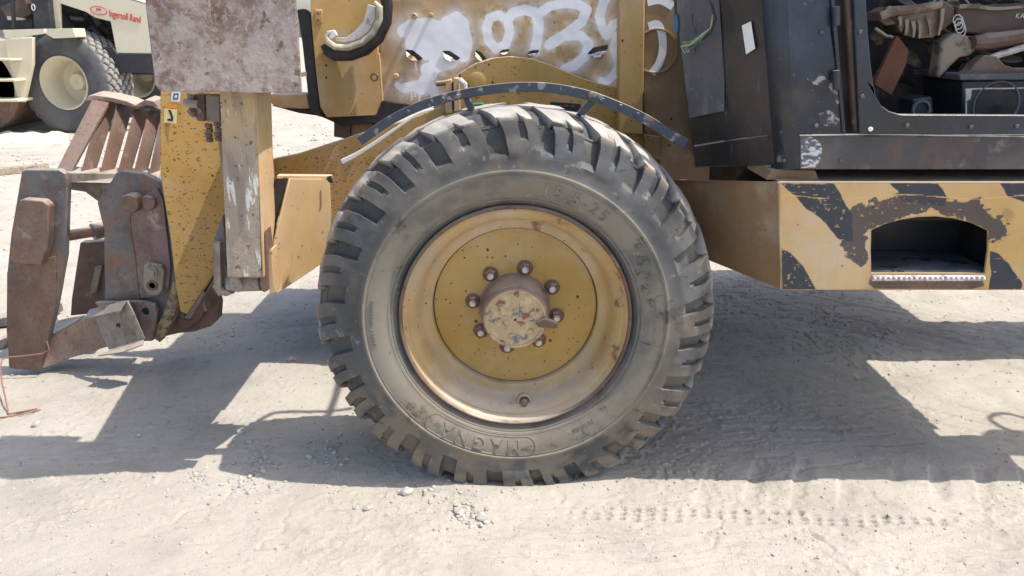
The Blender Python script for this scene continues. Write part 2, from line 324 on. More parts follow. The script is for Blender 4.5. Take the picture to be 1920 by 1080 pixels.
# gravel: uncountable loose stones
def rock_verts(n, r, seed):
    pass
_ico = bmesh.new(); bmesh.ops.create_icosphere(_ico, subdivisions=1, radius=1); ICO_V = np.array([v.co[:] for v in _ico.verts]); ICO_F = np.array([[v.index for v in f.verts] for f in _ico.faces]); _ico.free()
def scatter(name, cx, cy, rr, mat, flat=.55):
    n = len(cx); cz = ground_h(cx, cy); V = ICO_V[None]*(1+(rng.random((n, 12, 1))-.5)*.7)
    V = V*np.stack([rr*(.7+.6*rng.random(n)), rr*(.7+.6*rng.random(n)), rr*(.35+flat*rng.random(n))], -1)[:, None, :]
    a = rng.random(n)*6.28; ca, sa = np.cos(a)[:, None], np.sin(a)[:, None]
    x = V[..., 0]*ca-V[..., 1]*sa; y = V[..., 0]*sa+V[..., 1]*ca
    V = np.stack([x+cx[:, None], y+cy[:, None], V[..., 2]+(cz+rr*.12)[:, None]], -1).reshape(-1, 3)
    Fc = (ICO_F[None]+(np.arange(n)*12)[:, None, None]).reshape(-1, 3)
    me = bpy.data.meshes.new(name); me.vertices.add(len(V)); me.vertices.foreach_set('co', V.ravel())
    me.loops.add(Fc.size); me.loops.foreach_set('vertex_index', Fc.ravel().astype(np.int32)); me.polygons.add(len(Fc))
    me.polygons.foreach_set('loop_start', np.arange(0, Fc.size, 3, dtype=np.int32)); me.polygons.foreach_set('loop_total', np.full(len(Fc), 3, np.int32)); me.update(calc_edges=True)
    me.materials.append(mat); o = bpy.data.objects.new(name, me); C.objects.link(o); o['kind'] = 'stuff'; return o
n = 17000
px = rng.random(n)*5.4-2.5; py = -.6+rng.random(n)**1.2*4.6
o = scatter('gravel', px, py, .0013+.0046*rng.random(n)**4, m_stoned); o['label'] = 'fine loose pebbles scattered over the pale dirt'
cl = []
for (cx_, cy_, sx, sy, k, r) in ((485, 860, 26, 30, 120, .011), (465, 915, 60, 14, 130, .007), (612, 860, 24, 32, 110, .011), (880, 965, 26, 16, 120, .009), (370, 890, 20, 10, 60, .006), (655, 800, 40, 60, 70, .006), (1350, 1020, 300, 40, 420, .003), (700, 950, 60, 12, 40, .006), (300, 925, 30, 20, 30, .005), (830, 920, 60, 14, 60, .008), (390, 640, 90, 20, 90, .008), (560, 640, 60, 10, 60, .007)):
    for _ in range(int(k*.75)):
        g = gnd(cx_+rng.normal()*sx*.7, cy_+rng.normal()*sy*.7); cl.append((g.x, g.y, r*(.25+1.0*rng.random()**2)))
cl = np.array(cl); o = scatter('crushed_stone', cl[:, 0], cl[:, 1], cl[:, 2], m_stone, .4); o['label'] = 'small heaps of grey crushed stone chips lying in and before the shadow'
fx = rng.random(2600)*9-8.4; fy = 2.6+rng.random(2600)**1.4*8
o = scatter('rubble', fx, fy, .007+.024*rng.random(2600)**4, m_stone); o['label'] = 'scattered small rubble on the sunlit dirt beyond the forks'
def stone(px_, py_, r, label, seed):
    g = gnd(px_, py_); bm = bmesh.new(); bmesh.ops.create_icosphere(bm, subdivisions=2, radius=r)
    for v in bm.verts:
        q = v.co.normalized(); k = 1+.35*mn.noise(q*1.6+Vector((seed*3.1, 0, 0)))+.12*mn.noise(q*5+Vector((seed, 5, 0)))
        v.co = Vector((v.co.x*k*1.25, v.co.y*k*.9, v.co.z*k*.6))
    me = bpy.data.meshes.new('stone'); bm.to_mesh(me); bm.free(); me.materials.append(m_stone)
    o = bpy.data.objects.new('stone', me); C.objects.link(o); o.location = (g.x, g.y, gz(g.x, g.y)+r*.35); o.rotation_euler = (0, 0, seed*1.7)
    return tag(o, label, 'stone', 'loose stones on the dirt')
for i, a in enumerate(((68, 797, .016, 'grey stone lying in sun at the far left below the rusty wire'), (547, 678, .018, 'pale stone at the top corner of the sunlit patch left of the wheel'),
        (452, 810, .020, 'flat grey stone at the shadow edge left of the tyre'), (762, 922, .020, 'flat grey stone half in shadow just in front of the tyre tread'),
        (668, 951, .010, 'small pale stone in sun, left one of a pair before the shadow'), (690, 951, .014, 'whitish stone in sun, right one of a pair before the shadow'),
        (580, 858, .015, 'largest chip on the stone heap nearest the tyre in the shadow'),
        (862, 962, .013, 'white stone chip at the left of the sunlit stone heap'), (902, 972, .014, 'white stone chip at the right of the sunlit stone heap'),
        (1255, 885, .012, 'dark grey stone in the shadow right of the tyre'), (260, 817, .012, 'flat stone at the edge of the broad shadow band'))):
    stone(*a, i+1)
# ================================================================== THE MACHINE
base = Vector((.01, .5, 0))
MC = TH('telehandler', 'old yellow and black telehandler with rusty outrigger and white spray-painted number', 'telehandler', base)
CXW, CZW = .010, .572; R0 = .636
def part_empty(name, loc):
    o = bpy.data.objects.new(name, None); C.objects.link(o); o.parent = MC; o.location = Vector(loc)-base; o.empty_display_size = .1; return o
WH = part_empty('front_wheel', (CXW, 0, CZW)); WL = Vector((CXW, 0, CZW))
# ---- tyre
prof = [(.350, .060), (.358, .046), (.366, .036), (.372, .032), (.374, .027), (.382, .024), (.384, .019), (.392, .016), (.402, .010), (.415, .004), (.43, .0), (.445, -.002), (.456, -.002), (.459, -.007), (.464, -.007), (.468, .000),
        (.478, .003), (.490, .005), (.500, .006), (.508, .007), (.518, .009), (.530, .0125), (.536, .0145), (.548, .019), (.560, .024), (.574, .0285), (.588, .033), (.599, .0365), (.6065, .0405), (.6105, .047), (.6125, .056), (.6165, .080), (.6215, .105), (.628, .14), (.633, .175), (.636, .21)]
TW = .42
prof = prof+[(r, TW-y) for r, y in reversed(prof[:-1])]
pr = np.array(prof); tan = np.gradient(pr, axis=0); nrm = np.stack([tan[:, 1], -tan[:, 0]], -1); nrm /= np.linalg.norm(nrm, axis=1)[:, None]
# outward = +r at crown ; profile travels from outer bead to inner bead
NL = 24
ul = np.array([.0, .03, .055, .07, .085, .12, .18, .24, .28, .305, .32, .36, .42, .48, .54, .60, .64, .655, .69, .74, .79, .85, .915, .93, .96])
ul = ul[:-1] if abs(ul[-1]-1) < 1e-3 else ul
cols = (np.arange(NL)[:, None]+ul[None]).ravel(); NC = len(cols)
cshift = .09*np.sin(cols/NL*2*PI*5+1)+.05*np.sin(cols/NL*2*PI*9+2)
J = len(pr); rr_ = pr[:, 0][:, None]*np.ones((1, NC)); yy = pr[:, 1][:, None]*np.ones((1, NC))
U = (cols % 1)[None]*np.ones((J, 1)); yc = np.minimum(yy, TW-yy)
side = np.where(yy < TW/2, 1, -1)
lugid = np.floor(cols)[None]*np.ones((J, 1))
jit = _T[3, lugid.astype(int)]; jit2 = _T[7, lugid.astype(int)]
big = ((U > .312) & (U < .648)).astype(float)
small = ((U > .922) | (U < .062)).astype(float)
dbig = big*sst(.503+.012*jit, .520+.02*jit, rr_)*(.022+.014*sst(.0, .08, yc))
dsm = small*sst(.540+.014*jit2, .548+.014*jit2, rr_)*(1-sst(.045, .075, yc))*.014
dep = np.maximum(dbig, dsm)
# centre groove-free zone with lugs wrapping over the crown
dep = dep*(1-.62*sst(.055, .13, yc))
wear = (fbm(cols[None]*3.1+0*rr_, rr_*30+yy*30, 3, 5)-.5)
chipn = sst(.60, .72, fbm(cols[None]*2.2+0*rr_, rr_*70+yy*50, 3, 15))*sst(.585, .605, rr_)*(yc < .12)
bulge = wear*.008*(rr_ > .5)-chipn*.010
skew = .50*(np.clip((yc-.03)/.18, 0, 1)**.8)*side - .12*np.clip((.60-rr_)/.09, 0, 1)*side
nr_ = nrm[:, 0][:, None]; ny_ = nrm[:, 1][:, None]
rad = rr_-dep*nr_+bulge*nr_; yv = yy-dep*ny_+bulge*ny_
# narrow the lug towards the side foot
th = 2*PI*(cols[None]+cshift[None]-skew)/NL
X = CXW+rad*np.sin(th); Zt = CZW+rad*np.cos(th); Yt = yv
# belly out and flatten where it stands
low = np.clip(.10-Zt, 0, 1); Zt = np.where(Zt < .006, .006+(Zt-.006)*.05, Zt); Yt = Yt-np.sign(TW/2-Yt)*low*.30*(1-sst(.58, .62, rr_))
crown = sst(.604, .611, rr_)*(dep < .004)*sst(.0, .4, np.cos(th)*1.0)*(.75+.25*sst(.3, .6, fbm(th*9, yy*40, 3, 31)))  # pale tread tops; sunlit whitening painted into the upper half
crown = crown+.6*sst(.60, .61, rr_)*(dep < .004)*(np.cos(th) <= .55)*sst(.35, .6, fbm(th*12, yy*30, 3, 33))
wall = sst(.36, .40, rr_)*(1-sst(.455, .475, rr_))*(.4+.6*sst(.3, .55, fbm(th*4, rr_*18, 4, 22)))
scuff = sst(.585, .60, rr_)*(1-sst(.607, .613, rr_))*(dep < .004)*sst(.40, .55, fbm(th*22, rr_*60, 3, 40))
lowa = sst(.15, .75, -np.cos(th))*(rr_ < .60)*sst(.3, .55, fbm(th*6, rr_*20, 4, 51))
V = np.stack([X, Yt, Zt], -1)-np.array(WL)
Vc = np.concatenate([V, V[:, :1]], 1); ac = lambda a: np.concatenate([np.clip(a, 0, 1), np.clip(a, 0, 1)[:, :1]], 1)
ty = grid_mesh('tyre', Vc, NC+1, J, m_tyre, WH, attrs={'crown': ac(crown), 'wall': ac(wall), 'scuff': ac(scuff), 'low': ac(lowa)})
bm = bmesh.new(); bm.from_mesh(ty.data); bmesh.ops.remove_doubles(bm, verts=bm.verts, dist=1e-5); bmesh.ops.recalc_face_normals(bm, faces=bm.faces); bm.to_mesh(ty.data); bm.free()
ty.data.set_sharp_from_angle(angle=.62)
# ---- raised lettering on the sidewall
def ysurf(r): return float(np.interp(r, pr[:16, 0], pr[:16, 1]))
def arc_text(name, body, size, r0, ang, h=.0018, spacing=1.05, off=0, stretch=1.0):
    v, f = text_geo(body, size, h, spacing, off); o = []
    for (x, y, z) in v:
        r = r0+y; a = ang+x*stretch/(r0+size*.35)
        o.append(WL+Vector((math.sin(a)*r, ysurf(r)-h*.3-z*1.0, math.cos(a)*r)))
    OBJ(name, MB().add(o, f), m_emb, WH, smooth=0)
arc_text('raised_lettering', 'MAGNA', .062, .4025, math.radians(195.5), .0026, 1.35, .0)
arc_text('raised_lettering', '15.5-25', .052, .402, math.radians(25), .0024, 1.35)
arc_text('raised_lettering', 'SAFETY WARNING', .016, .430, math.radians(-90), .0022, 1.15)
arc_text('raised_lettering', 'TUBELESS', .016, .405, math.radians(148), .0018, 1.15)
def arc_outline(a0, a1, ra, rb, w=.0018):      # raised capsule line round the lettering
    pts = []
    for k in range(25): a = a0+(a1-a0)*k/24; pts.append((rb, a))
    rm = (ra+rb)/2; hh = (rb-ra)/2
    for k in range(1, 8): t = PI*k/8; pts.append((rm+hh*math.cos(t), a1+hh*math.sin(t)/rm))
    for k in range(25): a = a1+(a0-a1)*k/24; pts.append((ra, a))
    for k in range(1, 8): t = PI*k/8; pts.append((rm-hh*math.cos(t), a0-hh*math.sin(t)/rm))
    pts.append(pts[0])
    q = [WL+Vector((math.sin(a)*r, ysurf(r)-.0006, math.cos(a)*r)) for r, a in pts]
    OBJ('raised_border', MB().tube(q, w, 5, False), m_emb, WH)
arc_outline(math.radians(175), math.radians(217), .394, .452)
arc_outline(math.radians(80), math.radians(98), .425, .452, .0014)
for r in (.378, .388, .450):
    q = [WL+Vector((math.sin(a)*r, ysurf(r)+.0006, math.cos(a)*r)) for a in np.linspace(0, 2*PI, 121)]
    OBJ('raised_rib', MB().tube(q, .0016, 5, False), m_emb, WH)
# ---- rim
ax = (0, 1, 0)
def lathe_obj(name, prof, mat, seg=96, parent=WH, c=WL, smooth=.6): return OBJ(name, MB().lathe(c, ax, prof, seg, False), mat, parent, smooth=smooth)
lathe_obj('rim_flange', [(.345, .075), (.352, .060), (.3575, .045), (.3585, .034), (.356, .027), (.352, .0255), (.3475, .029), (.345, .036), (.3425, .046)], m_rust)
lathe_obj('rim', [(.3505, .034), (.345, .0335), (.340, .039), (.336, .048), (.333, .0505), (.328, .0505), (.318, .060), (.309, .075), (.303, .094), (.298, .112), (.291, .123), (.281, .128), (.271, .131), (.2655, .135), (.2635, .143), (.2635, .30), (.33, .34), (.352, .38)], m_rim)
lathe_obj('wheel_disc', [(.2605, .175), (.2605, .1535), (.259, .1515), (.235, .150), (.18, .1495), (.10, .1485), (.01, .1485)], m_disc)
lathe_obj('hub', [(.116, .152), (.116, .146), (.110, .143), (.1075, .12), (.105, .085), (.103, .058), (.0985, .0545)], rusty('hub_barrel_rust', (.27, .17, .14), .5, .3, .45, .2), 64)
capm = []
lathe_obj('hub_cap', [(.0995, .056), (.0985, .044), (.094, .038), (.088, .0372), (.086, .0395), (.08, .0395), (.055, .036), (.03, .0335), (.004, .0325)], m_hub, 48)
for (a, r) in ((20, .055), (140, .055), (260, .055), (80, .03), (200, .03), (320, .062)):
    a = math.radians(a); bolt(WH, WL+Vector((math.cos(a)*r, .036, math.sin(a)*r)), .010, .005, m_hub, 'plug')
nut0 = None
for k, a in enumerate((76.6, 125, 171, 216, 259, 304, 348, 30)):
    a = math.radians(a); p = Vector((math.cos(a)*.136, .149, math.sin(a)*.136))
    if nut0 is None:
        mb = MB().lathe((0, 0, 0), (0, -1, 0), [(.0255, -.003), (.0255, .003), (.021, .005), (.0195, .006)], 20)
        mb.lathe((0, 0, 0), (0, -1, 0), [(.0185, .004), (.0185, .017), (.0155, .021)], 6)
        nut0 = OBJ('lug_nut', mb, rusty('nut_rust', (.16, .07, .05), .15, .5, .25, .2), None); nut0.parent = WH; nut0.location = p
        st0 = OBJ('stud', MB().lathe((0, 0, 0), (0, -1, 0), [(.0105, .015), (.0105, .030), (.008, .033)], 12), m_pale, None); 
        st0.parent = WH; st0.location = p
    else:
        for src in (nut0, st0):
            c = src.copy(); C.objects.link(c); c.parent = WH; c.location = p; c.rotation_euler = (0, a*2, 0)
# valve in its recess and the bent lever on the hub
vp = Vector((.030, .088, -.3085))
OBJ('valve_recess', MB().lathe(WL+vp+Vector((0, .02, 0)), (0, -1, .25), [(.024, -.02), (.024, .03), (.020, .033), (.0175, .030), (.016, .012)], 20), m_rim, WH)
OBJ('valve', MB().lathe(WL+vp, (0, -1, .25), [(.0135, -.02), (.0135, .012), (.010, .014), (.010, .024), (.006, .026)], 14), m_rust, WH)
OBJ('lever', MB().prism(P((1004, 606), (1022, 598), (1036, 603), (1046, 608), (1044, 616), (1010, 614), Y=.02), (0, .02, 0)), rusty('lever_rust', (.12, .06, .045), .1, .4, .1, .4), WH, .002)

# ---- mudguard strap over the tyre
def strap(name, pts, Y, w, dep, mat, parent, bevel=.002):
    """flat bar following pixel points; w = height in the picture plane (m), dep = depth"""
    c = [at(a, b, Y) for a, b in pts]; fine = []
    n = len(c)
    for i in range(n-1):
        p0 = c[max(i-1, 0)]; p1 = c[i]; p2 = c[i+1]; p3 = c[min(i+2, n-1)]
        for k in range(6):
            t = k/6; fine.append(.5*((2*p1)+(p2-p0)*t+(2*p0-5*p1+4*p2-p3)*t*t+(3*p1-p0-3*p2+p3)*t**3))
    fine.append(c[-1]); up = []; dn = []
    for i, p in enumerate(fine):
        d = (fine[min(i+1, len(fine)-1)]-fine[max(i-1, 0)]).normalized(); nn = Vector((-d.z, 0, d.x))
        ww = w[0]+(w[1]-w[0])*i/(len(fine)-1) if isinstance(w, tuple) else w
        up.append(p+nn*ww/2); dn.append(p-nn*ww/2)
    mb = MB(); m = len(fine)
    V = up+dn+[p+Vector((0, dep, 0)) for p in up]+[p+Vector((0, dep, 0)) for p in dn]; Fq = []
    for i in range(m-1):
        Fq += [(i, i+1, m+i+1, m+i), (2*m+i, 3*m+i, 3*m+i+1, 2*m+i+1), (i, 2*m+i, 2*m+i+1, i+1), (m+i, m+i+1, 3*m+i+1, 3*m+i)]
    Fq += [(0, m, 3*m, 2*m), (m-1, 3*m-1, 4*m-1, 2*m-1)]
    return OBJ(name, mb.add(V, Fq), mat, parent, bevel, .7)
MG = part_empty('mudguard', at(970, 160, .16))
strap('mudguard_bar', [(674, 266), (715, 236), (760, 211), (810, 191), (880, 174), (960, 164), (1030, 165), (1100, 178), (1160, 200), (1215, 226), (1255, 252), (1287, 270)], .155, (.026, .030), .010, m_strap, MG)
strap('bent_strip', [(640, 304), (668, 290), (700, 270), (735, 246), (780, 216), (812, 205)], .13, (.014, .005), .03, m_pale, MG)
for (a, b, c_, d) in ((874, 182, 884, 207), (1112, 188, 1088, 216)):
    strap('mudguard_bracket', [(a, b), ((a+c_)/2, (b+d)/2), (c_, d)], .175, .020, .03, m_strap, MG)
for (a, b) in ((809, 192), (858, 181), (1107, 178), (1130, 188), (1163, 200), (765, 211), (830, 187), (1195, 215)): bolt(MG, at(a, b, .1555), .008, .006, m_rusto if a in (858, 1107) else m_strap)

# ---- sill box with the step opening
XR = 2.12
def toX(px_, py_, Y): return at(px_, py_, Y).x
zt = at(1500, 341, 0).z; zb = at(1500, 544, 0).z; xl = at(1462, 440, 0).x
SL = part_empty('side_sill', (1.5, 0, zb))
hole = [(1634, 512), (1633, 470), (1634, 432), (1660, 420), (1690, 412), (1722, 407), (1755, 406), (1790, 410), (1822, 418), (1853, 433), (1852, 470), (1846, 512)]
outer = [Vector((at(1461, 341, 0).x, 0, zt)), Vector((XR, 0, zt)), Vector((XR, 0, zb)), Vector((at(1466, 544, 0).x, 0, zb))]
OBJ('front_panel', MB().prism(outer, (0, .008, 0), [P(*hole, Y=0)]), m_yel, SL, .002)
# painted skin on that panel: hazard stripes, torch-blackened arch
PX, PYY = np.meshgrid(np.linspace(1463, 1946, 520), np.linspace(343.5, 542.5, 220))
def inpoly(x, y, poly):
    ins = np.zeros(x.shape, bool); j = len(poly)-1
    for i in range(len(poly)):
        xi, yi = poly[i]; xj, yj = poly[j]
        c = ((yi > y) != (yj > y)) & (x < (xj-xi)*(y-yi)/((yj-yi) or 1e-9)+xi); ins ^= c; j = i
    return ins
def polydist(x, y, poly, closed=True):
    d = np.full(x.shape, 1e9); n = len(poly)
    for i in range(n if closed else n-1):
        ax_, ay = poly[i]; bx, by = poly[(i+1) % n]; L2 = (bx-ax_)**2+(by-ay)**2 or 1e-9
        t = np.clip(((x-ax_)*(bx-ax_)+(y-ay)*(by-ay))/L2, 0, 1); d = np.minimum(d, np.hypot(x-ax_-t*(bx-ax_), y-ay-t*(by-ay)))
    return d
def sd(x, y, poly): return polydist(x, y, poly)*np.where(inpoly(x, y, poly), -1, 1)
nz = (fbm(PX/26, PYY/26, 5, 60)-.5); nz2 = fbm(PX/9, PYY/7, 4, 66)
blk = np.zeros(PX.shape)
for poly, e in (([(1466, 345), (1563, 345), (1598, 402), (1600, 455), (1575, 448), (1548, 420), (1520, 394), (1482, 360)], 6), ([(1666, 343), (1758, 343), (1775, 372), (1768, 383), (1692, 380), (1682, 360)], 8),
                ([(1874, 343), (1960, 343), (1960, 395), (1915, 375), (1890, 368)], 6), ([(1465, 466), (1480, 472), (1506, 500), (1532, 545), (1465, 545)], 2), ([(1856, 468), (1880, 480), (1905, 510), (1918, 530), (1912, 545), (1856, 545)], 8)):
    blk = np.maximum(blk, 1-sst(-.7, .9, sd(PX, PYY, poly)+(fbm(PX/30, PYY/30, 3, 60)-.5)*e*1.6+np.maximum(nz2-.74, 0)*60))
arch = polydist(PX, PYY, [(1600, 475), (1612, 420), (1650, 395), (1700, 378), (1760, 385), (1820, 392), (1870, 430)], False)
am = 1-sst(-1, 1.5, arch-19+(fbm(PX/55, PYY/40, 3, 61)-.5)*34+(nz2-.5)*22)
am2 = 1-sst(-1, 1.5, polydist(PX, PYY, [(1610, 400), (1606, 470), (1612, 478)], False)-17+nz*36)
blk = np.maximum(blk, np.maximum(am, am2)*.9)
scr = sst(.70, .74, fbm(PX/40, PYY/4, 4, 71)); blk *= 1-.85*sst(.74, .78, fbm(PX/40, PYY/4, 4, 71))*sst(.45, .6, nz2)
rst = (1-sst(0, 14, arch-6+nz*30))*.6+(1-sst(0, 3, np.abs(sd(PX, PYY, hole))-2+nz*4))*.6+(1-sst(0, 6, 545-PYY-3+nz*8))*.4*(PX > 1600)
rst = np.maximum(rst, (1-sst(3, 8, np.hypot(PX-1890, PYY-401)-6+nz*10))*.8)
chip = sst(.70, .76, fbm(PX/7, PYY/5, 4, 80))*(blk > .5)*.5*(PX < 1700)+((np.abs(PYY-369-4*np.sin(PX/40)) < 1.2)*sst(.4, .5, fbm(PX/30, PYY, 2, 3))*.8)
d_ = np.stack([(PX-960)/F, cp+(540-PYY)/F*sp, -sp+(540-PYY)/F*cp], -1); t_ = (-.0015-CAMY)/d_[..., 1]
Vs = np.stack([d_[..., 0]*t_, np.full(PX.shape, -.0015), CAMZ+d_[..., 2]*t_], -1)
Vs[..., 2] = np.clip(Vs[..., 2], zb+.002, zt-.004)
cpx = (PX[:-1, :-1]+PX[1:, 1:])/2; cpy = (PYY[:-1, :-1]+PYY[1:, 1:])/2
keep = sd(cpx, cpy, hole) > .8
Vs -= np.array((1.5, 0, zb))
g = grid_mesh('painted_skin', Vs[::-1], PX.shape[1], PX.shape[0], m_sill, SL, keep[::-1], {'black': blk[::-1], 'rust': np.clip(rst*.38, 0, 1)[::-1], 'chip': np.clip(chip, 0, 1)[::-1]})
g['label'] = 'scratched black and yellow hazard stripes'
OBJ('top_flange', MB().box((at(1463, 341, 0).x+.002, .0085, zt-.010), (XR, .34, zt-.001)), m_yel_b, SL, .003)
OBJ('bottom_flange', MB().box((at(1467, 544, 0).x+.002, .0085, zb), (XR, .30, zb+.008)), m_yel_b, SL)
OBJ('end_panel', MB().prism([at(1461, 341, .009), at(1466, 544, .009), at(1336, 491, .33), at(1240, 452, .62), at(1240, 338, .50), at(1262, 337, .40)], (.008, .004, 0)), m_yel_b, SL, .002)
strap('weld_bead', [(1460, 342), (1462, 440), (1466, 543)], -.002, .006, .008, m_yel_b, SL)
# pocket behind the opening
a0 = at(1618, 395, .01); a1 = at(1868, 520, .01)
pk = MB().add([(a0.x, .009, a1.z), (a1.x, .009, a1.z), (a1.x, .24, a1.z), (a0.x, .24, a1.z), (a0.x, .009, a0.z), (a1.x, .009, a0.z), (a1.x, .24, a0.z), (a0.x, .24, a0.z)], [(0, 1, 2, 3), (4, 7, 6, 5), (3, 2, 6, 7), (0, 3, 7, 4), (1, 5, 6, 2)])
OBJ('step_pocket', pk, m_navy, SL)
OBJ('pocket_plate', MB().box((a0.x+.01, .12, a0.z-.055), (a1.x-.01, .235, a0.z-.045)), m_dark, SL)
st_l = at(1634, 521, -.004); st_r = at(1846, 521, -.004)
OBJ('step_tread', MB().box((st_l.x, -.010, st_l.z-.009), (st_r.x, .05, st_l.z+.008)), m_bead, SL, .003)
bd = None
for k in range(22):
    x = st_l.x+.006+(st_r.x-st_l.x-.012)*k/21
    if bd is None:
        b_ = MB().lathe((0, 0, 0), (0, -1, 0), [(.0062, -.001), (.006, .001), (.004, .004), (.001, .005)], 10); bd = OBJ('grip_stud', b_, m_bead, None); bd.parent = SL; c = bd
    else: c = bd.copy(); C.objects.link(c); c.parent = SL
    c.location = Vector((x, -.0105, st_l.z+.001*math.sin(k*2.3)))-Vector((1.5, 0, zb))
OBJ('rust_patch', MB().prism([Vector((p.x, -.0035, max(p.z, zb+.003))) for p in P((1632, 524), (1842, 526), (1846, 536), (1820, 542), (1640, 541), (1630, 533), Y=-.003)], (0, .002, 0)), m_rust, SL)

# ---- black cab
CB = part_empty('cab', (1.4, .1, 1.05))
zc0 = at(1500, 317, .015).z
plate('front_panel', [(1264, 30, .36), (1262, -30, .36), (1436, -50, .085), (1442, 30, .085), (1452, 310, .07), (1303, 314, .34)], 0, .012, m_blkb, CB, .003, off=(.006, .012, 0))
plate('patched_panel', [(1270, 34, .345), (1268, -20, .35), (1346, -30, .215), (1358, 150, .205), (1358, 208, .20), (1292, 222, .31)], 0, .006, m_blkd, CB, .002, off=(.003, .005, 0))
strap('seam', [(1302, 274), (1370, 263), (1440, 254)], .07, .003, .01, m_blkd, CB, 0)
# rounded corner pillar
pts = [at(1440+0, 318, .10), at(1466, 318, .045), at(1482, 318, .02), at(1500, 318, .012), at(1586, 318, .012)]
mb = MB(); cols_ = []
q = [(1446, 1430, .10), (1452, 1436, .072), (1462, 1446, .045), (1476, 1460, .024), (1492, 1476, .013)]
V = []
for (xb_, xt_, Y) in q: V += [at(xb_, 317, Y), at(xt_-4, -50, Y)]
mb.add(V, [(2*i, 2*i+2, 2*i+3, 2*i+1) for i in range(len(q)-1)])
m = len(mb.v); 
OBJ('corner_pillar', mb, m_blk, CB, smooth=1.2)
plate('side_panel', [(1490, 317), (1472, -50), (1555, -50), (1558, 60), (1576, 180), (1582, 249), (1586, 317)], .013, .02, m_blk, CB, .002)
plate('pillar_edge', [(1554, -50), (1561, -50), (1586, 248), (1580, 250)], .006, .03, m_blk, CB, .001)
plate('slot_panel', [(1550, -50), (1605, -50), (1618, 252), (1578, 252)], .055, .01, m_dark, CB, 0)
OBJ('grab_tube', MB().tube([at(1576, -300, .03), at(1589, 0, .03), at(1597, 120, .03), at(1605, 248, .03)], .0125, 12), rusty('tube_rust', (.07, .05, .045), .2, .6, .3, .4), CB)
dr = [(1582, -340), (1585, -300), (1601, 0), (1606, 120), (1612, 252), (2400, 252), (2400, -340)]
dh = [(1617, -300), (1624, 0), (1628, 60), (1632, 110), (1637, 150), (1643, 180), (1653, 198), (1668, 209), (1690, 215), (2330, 219), (2330, -300)]
OBJ('door_frame', MB().prism(P(*dr, Y=.0), (0, .03, 0), [P(*dh, Y=.0)]), m_blk, CB, .003)
plate('lower_beam', [(1500, 255), (2400, 255), (2400, 318), (1500, 318)], .010, .07, rusty('bluish_beam_rust', (.055, .055, .065), .35, .30, .25, .6, .45), CB, .004)
plate('wire_brushed_patch', [(1502, 262), (1520, 256), (1536, 264), (1542, 280), (1538, 300), (1528, 314), (1503, 315)], .0085, .001, MAT('scratched_steel', (.10, .11, .13), [dict(c=(.55, .56, .58), s=60, st=(1, 1, 2.5), lo=.5, hi=.58, d=6)], rough=.4, metal=.3, bump=((90, .4, .002),)), CB, 0)
m_scr = MAT('scratched_dark_paint', (.035, .036, .04), [dict(c=(.33, .31, .30), s=22, lo=.50, hi=.56, d=9, r=.75)], rough=.5, bump=((90, .4, .002),))
for pts_ in ([(1512, 148), (1520, 140), (1528, 150), (1540, 134), (1548, 146), (1556, 150), (1560, 140), (1566, 152), (1572, 172), (1578, 190), (1570, 196), (1560, 176), (1552, 168), (1546, 156), (1536, 160), (1526, 158)],
              [(1534, 214), (1556, 206), (1574, 222), (1576, 240), (1552, 238), (1536, 232)]):
    plate('scratched_paint', pts_, .0122, .001, m_scr, CB, 0)
strap('seam_highlight', [(1500, 254), (1640, 252), (1780, 254), (1930, 256)], .008, .0035, .01, m_pale, CB, 0)  # pale strip painted as light caught on the beam's top edge
bolt(CB, at(1632, 242, -.001), .007, .003, m_white, 'rivet')
# floor, walls, roof closing the cab in
xa = at(1500, 300, .05).x; zf = zc0-.005; xe = at(2400, 252, 0).x
OBJ('cab_floor', MB().box((xa, .035, zc0+.02), (xe, .95, zc0+.035)), m_dark, CB)
OBJ('cab_wall', MB().box((xa, .95, zc0), (xe, .965, 1.95)), m_dark, CB)
OBJ('cab_wall', MB().box((xe-.012, .04, zc0), (xe, .95, 2.24)), m_blk, CB)
OBJ('roof', MB().box((xa+.65, -.02, 2.25), (xe, .97, 2.29)), m_blk, CB, .01)
for yy_ in (.03, .93): OBJ('raked_pillar', MB().tube([(xa-.05, yy_, 1.62), (xa+.68, yy_, 2.25)], .03, 10), m_blk, CB)  # roof and pillars out of view, raked back to keep the tyre sunlit
plate('front_wall', [(1300, -30, .38), (1303, 314, .37), (1303, 280, .95), (1300, 20, .95)], 0, .01, m_dark, CB, 0, off=(.01, 0, 0))
# sticker (left blank), cables
plate('sticker', [(1391, 48, .155), (1408, 40, .125), (1416, 91, .110), (1399, 102, .135)], 0, .001, m_white, CB, 0, off=(0, .001, 0))
for k in range(7):
    s0 = Vector((random.uniform(-6, 6), random.uniform(-4, 4), 0)); x0, y0 = 1324, 70
    OBJ('cable', MB().tube([at(1336, 28, .20), at(1334+s0.x*.3, 52, .20), at(1318+s0.x, 68+s0.y, .22), at(1300+s0.x, 84+s0.y*2, .25), at(1282+s0.x, 88+s0.y*3, .29), at(1290+s0.x, 100+s0.y, .28)], .0016, 5), m_cable if k < 5 else m_green, CB)
OBJ('cable', MB().tube([at(1322, -20, .22), at(1335, 10, .20), at(1342, 35, .19), at(1332, 62, .20), at(1316, 74, .23)], .004, 6), m_black, CB)
for k in range(5): OBJ('cable', MB().tube([at(1264+k*2, 28, .34), at(1266+k*2, 42, .34), at(1263+k*3, 60, .34)], .004, 5), m_blue if k < 3 else m_black, CB)
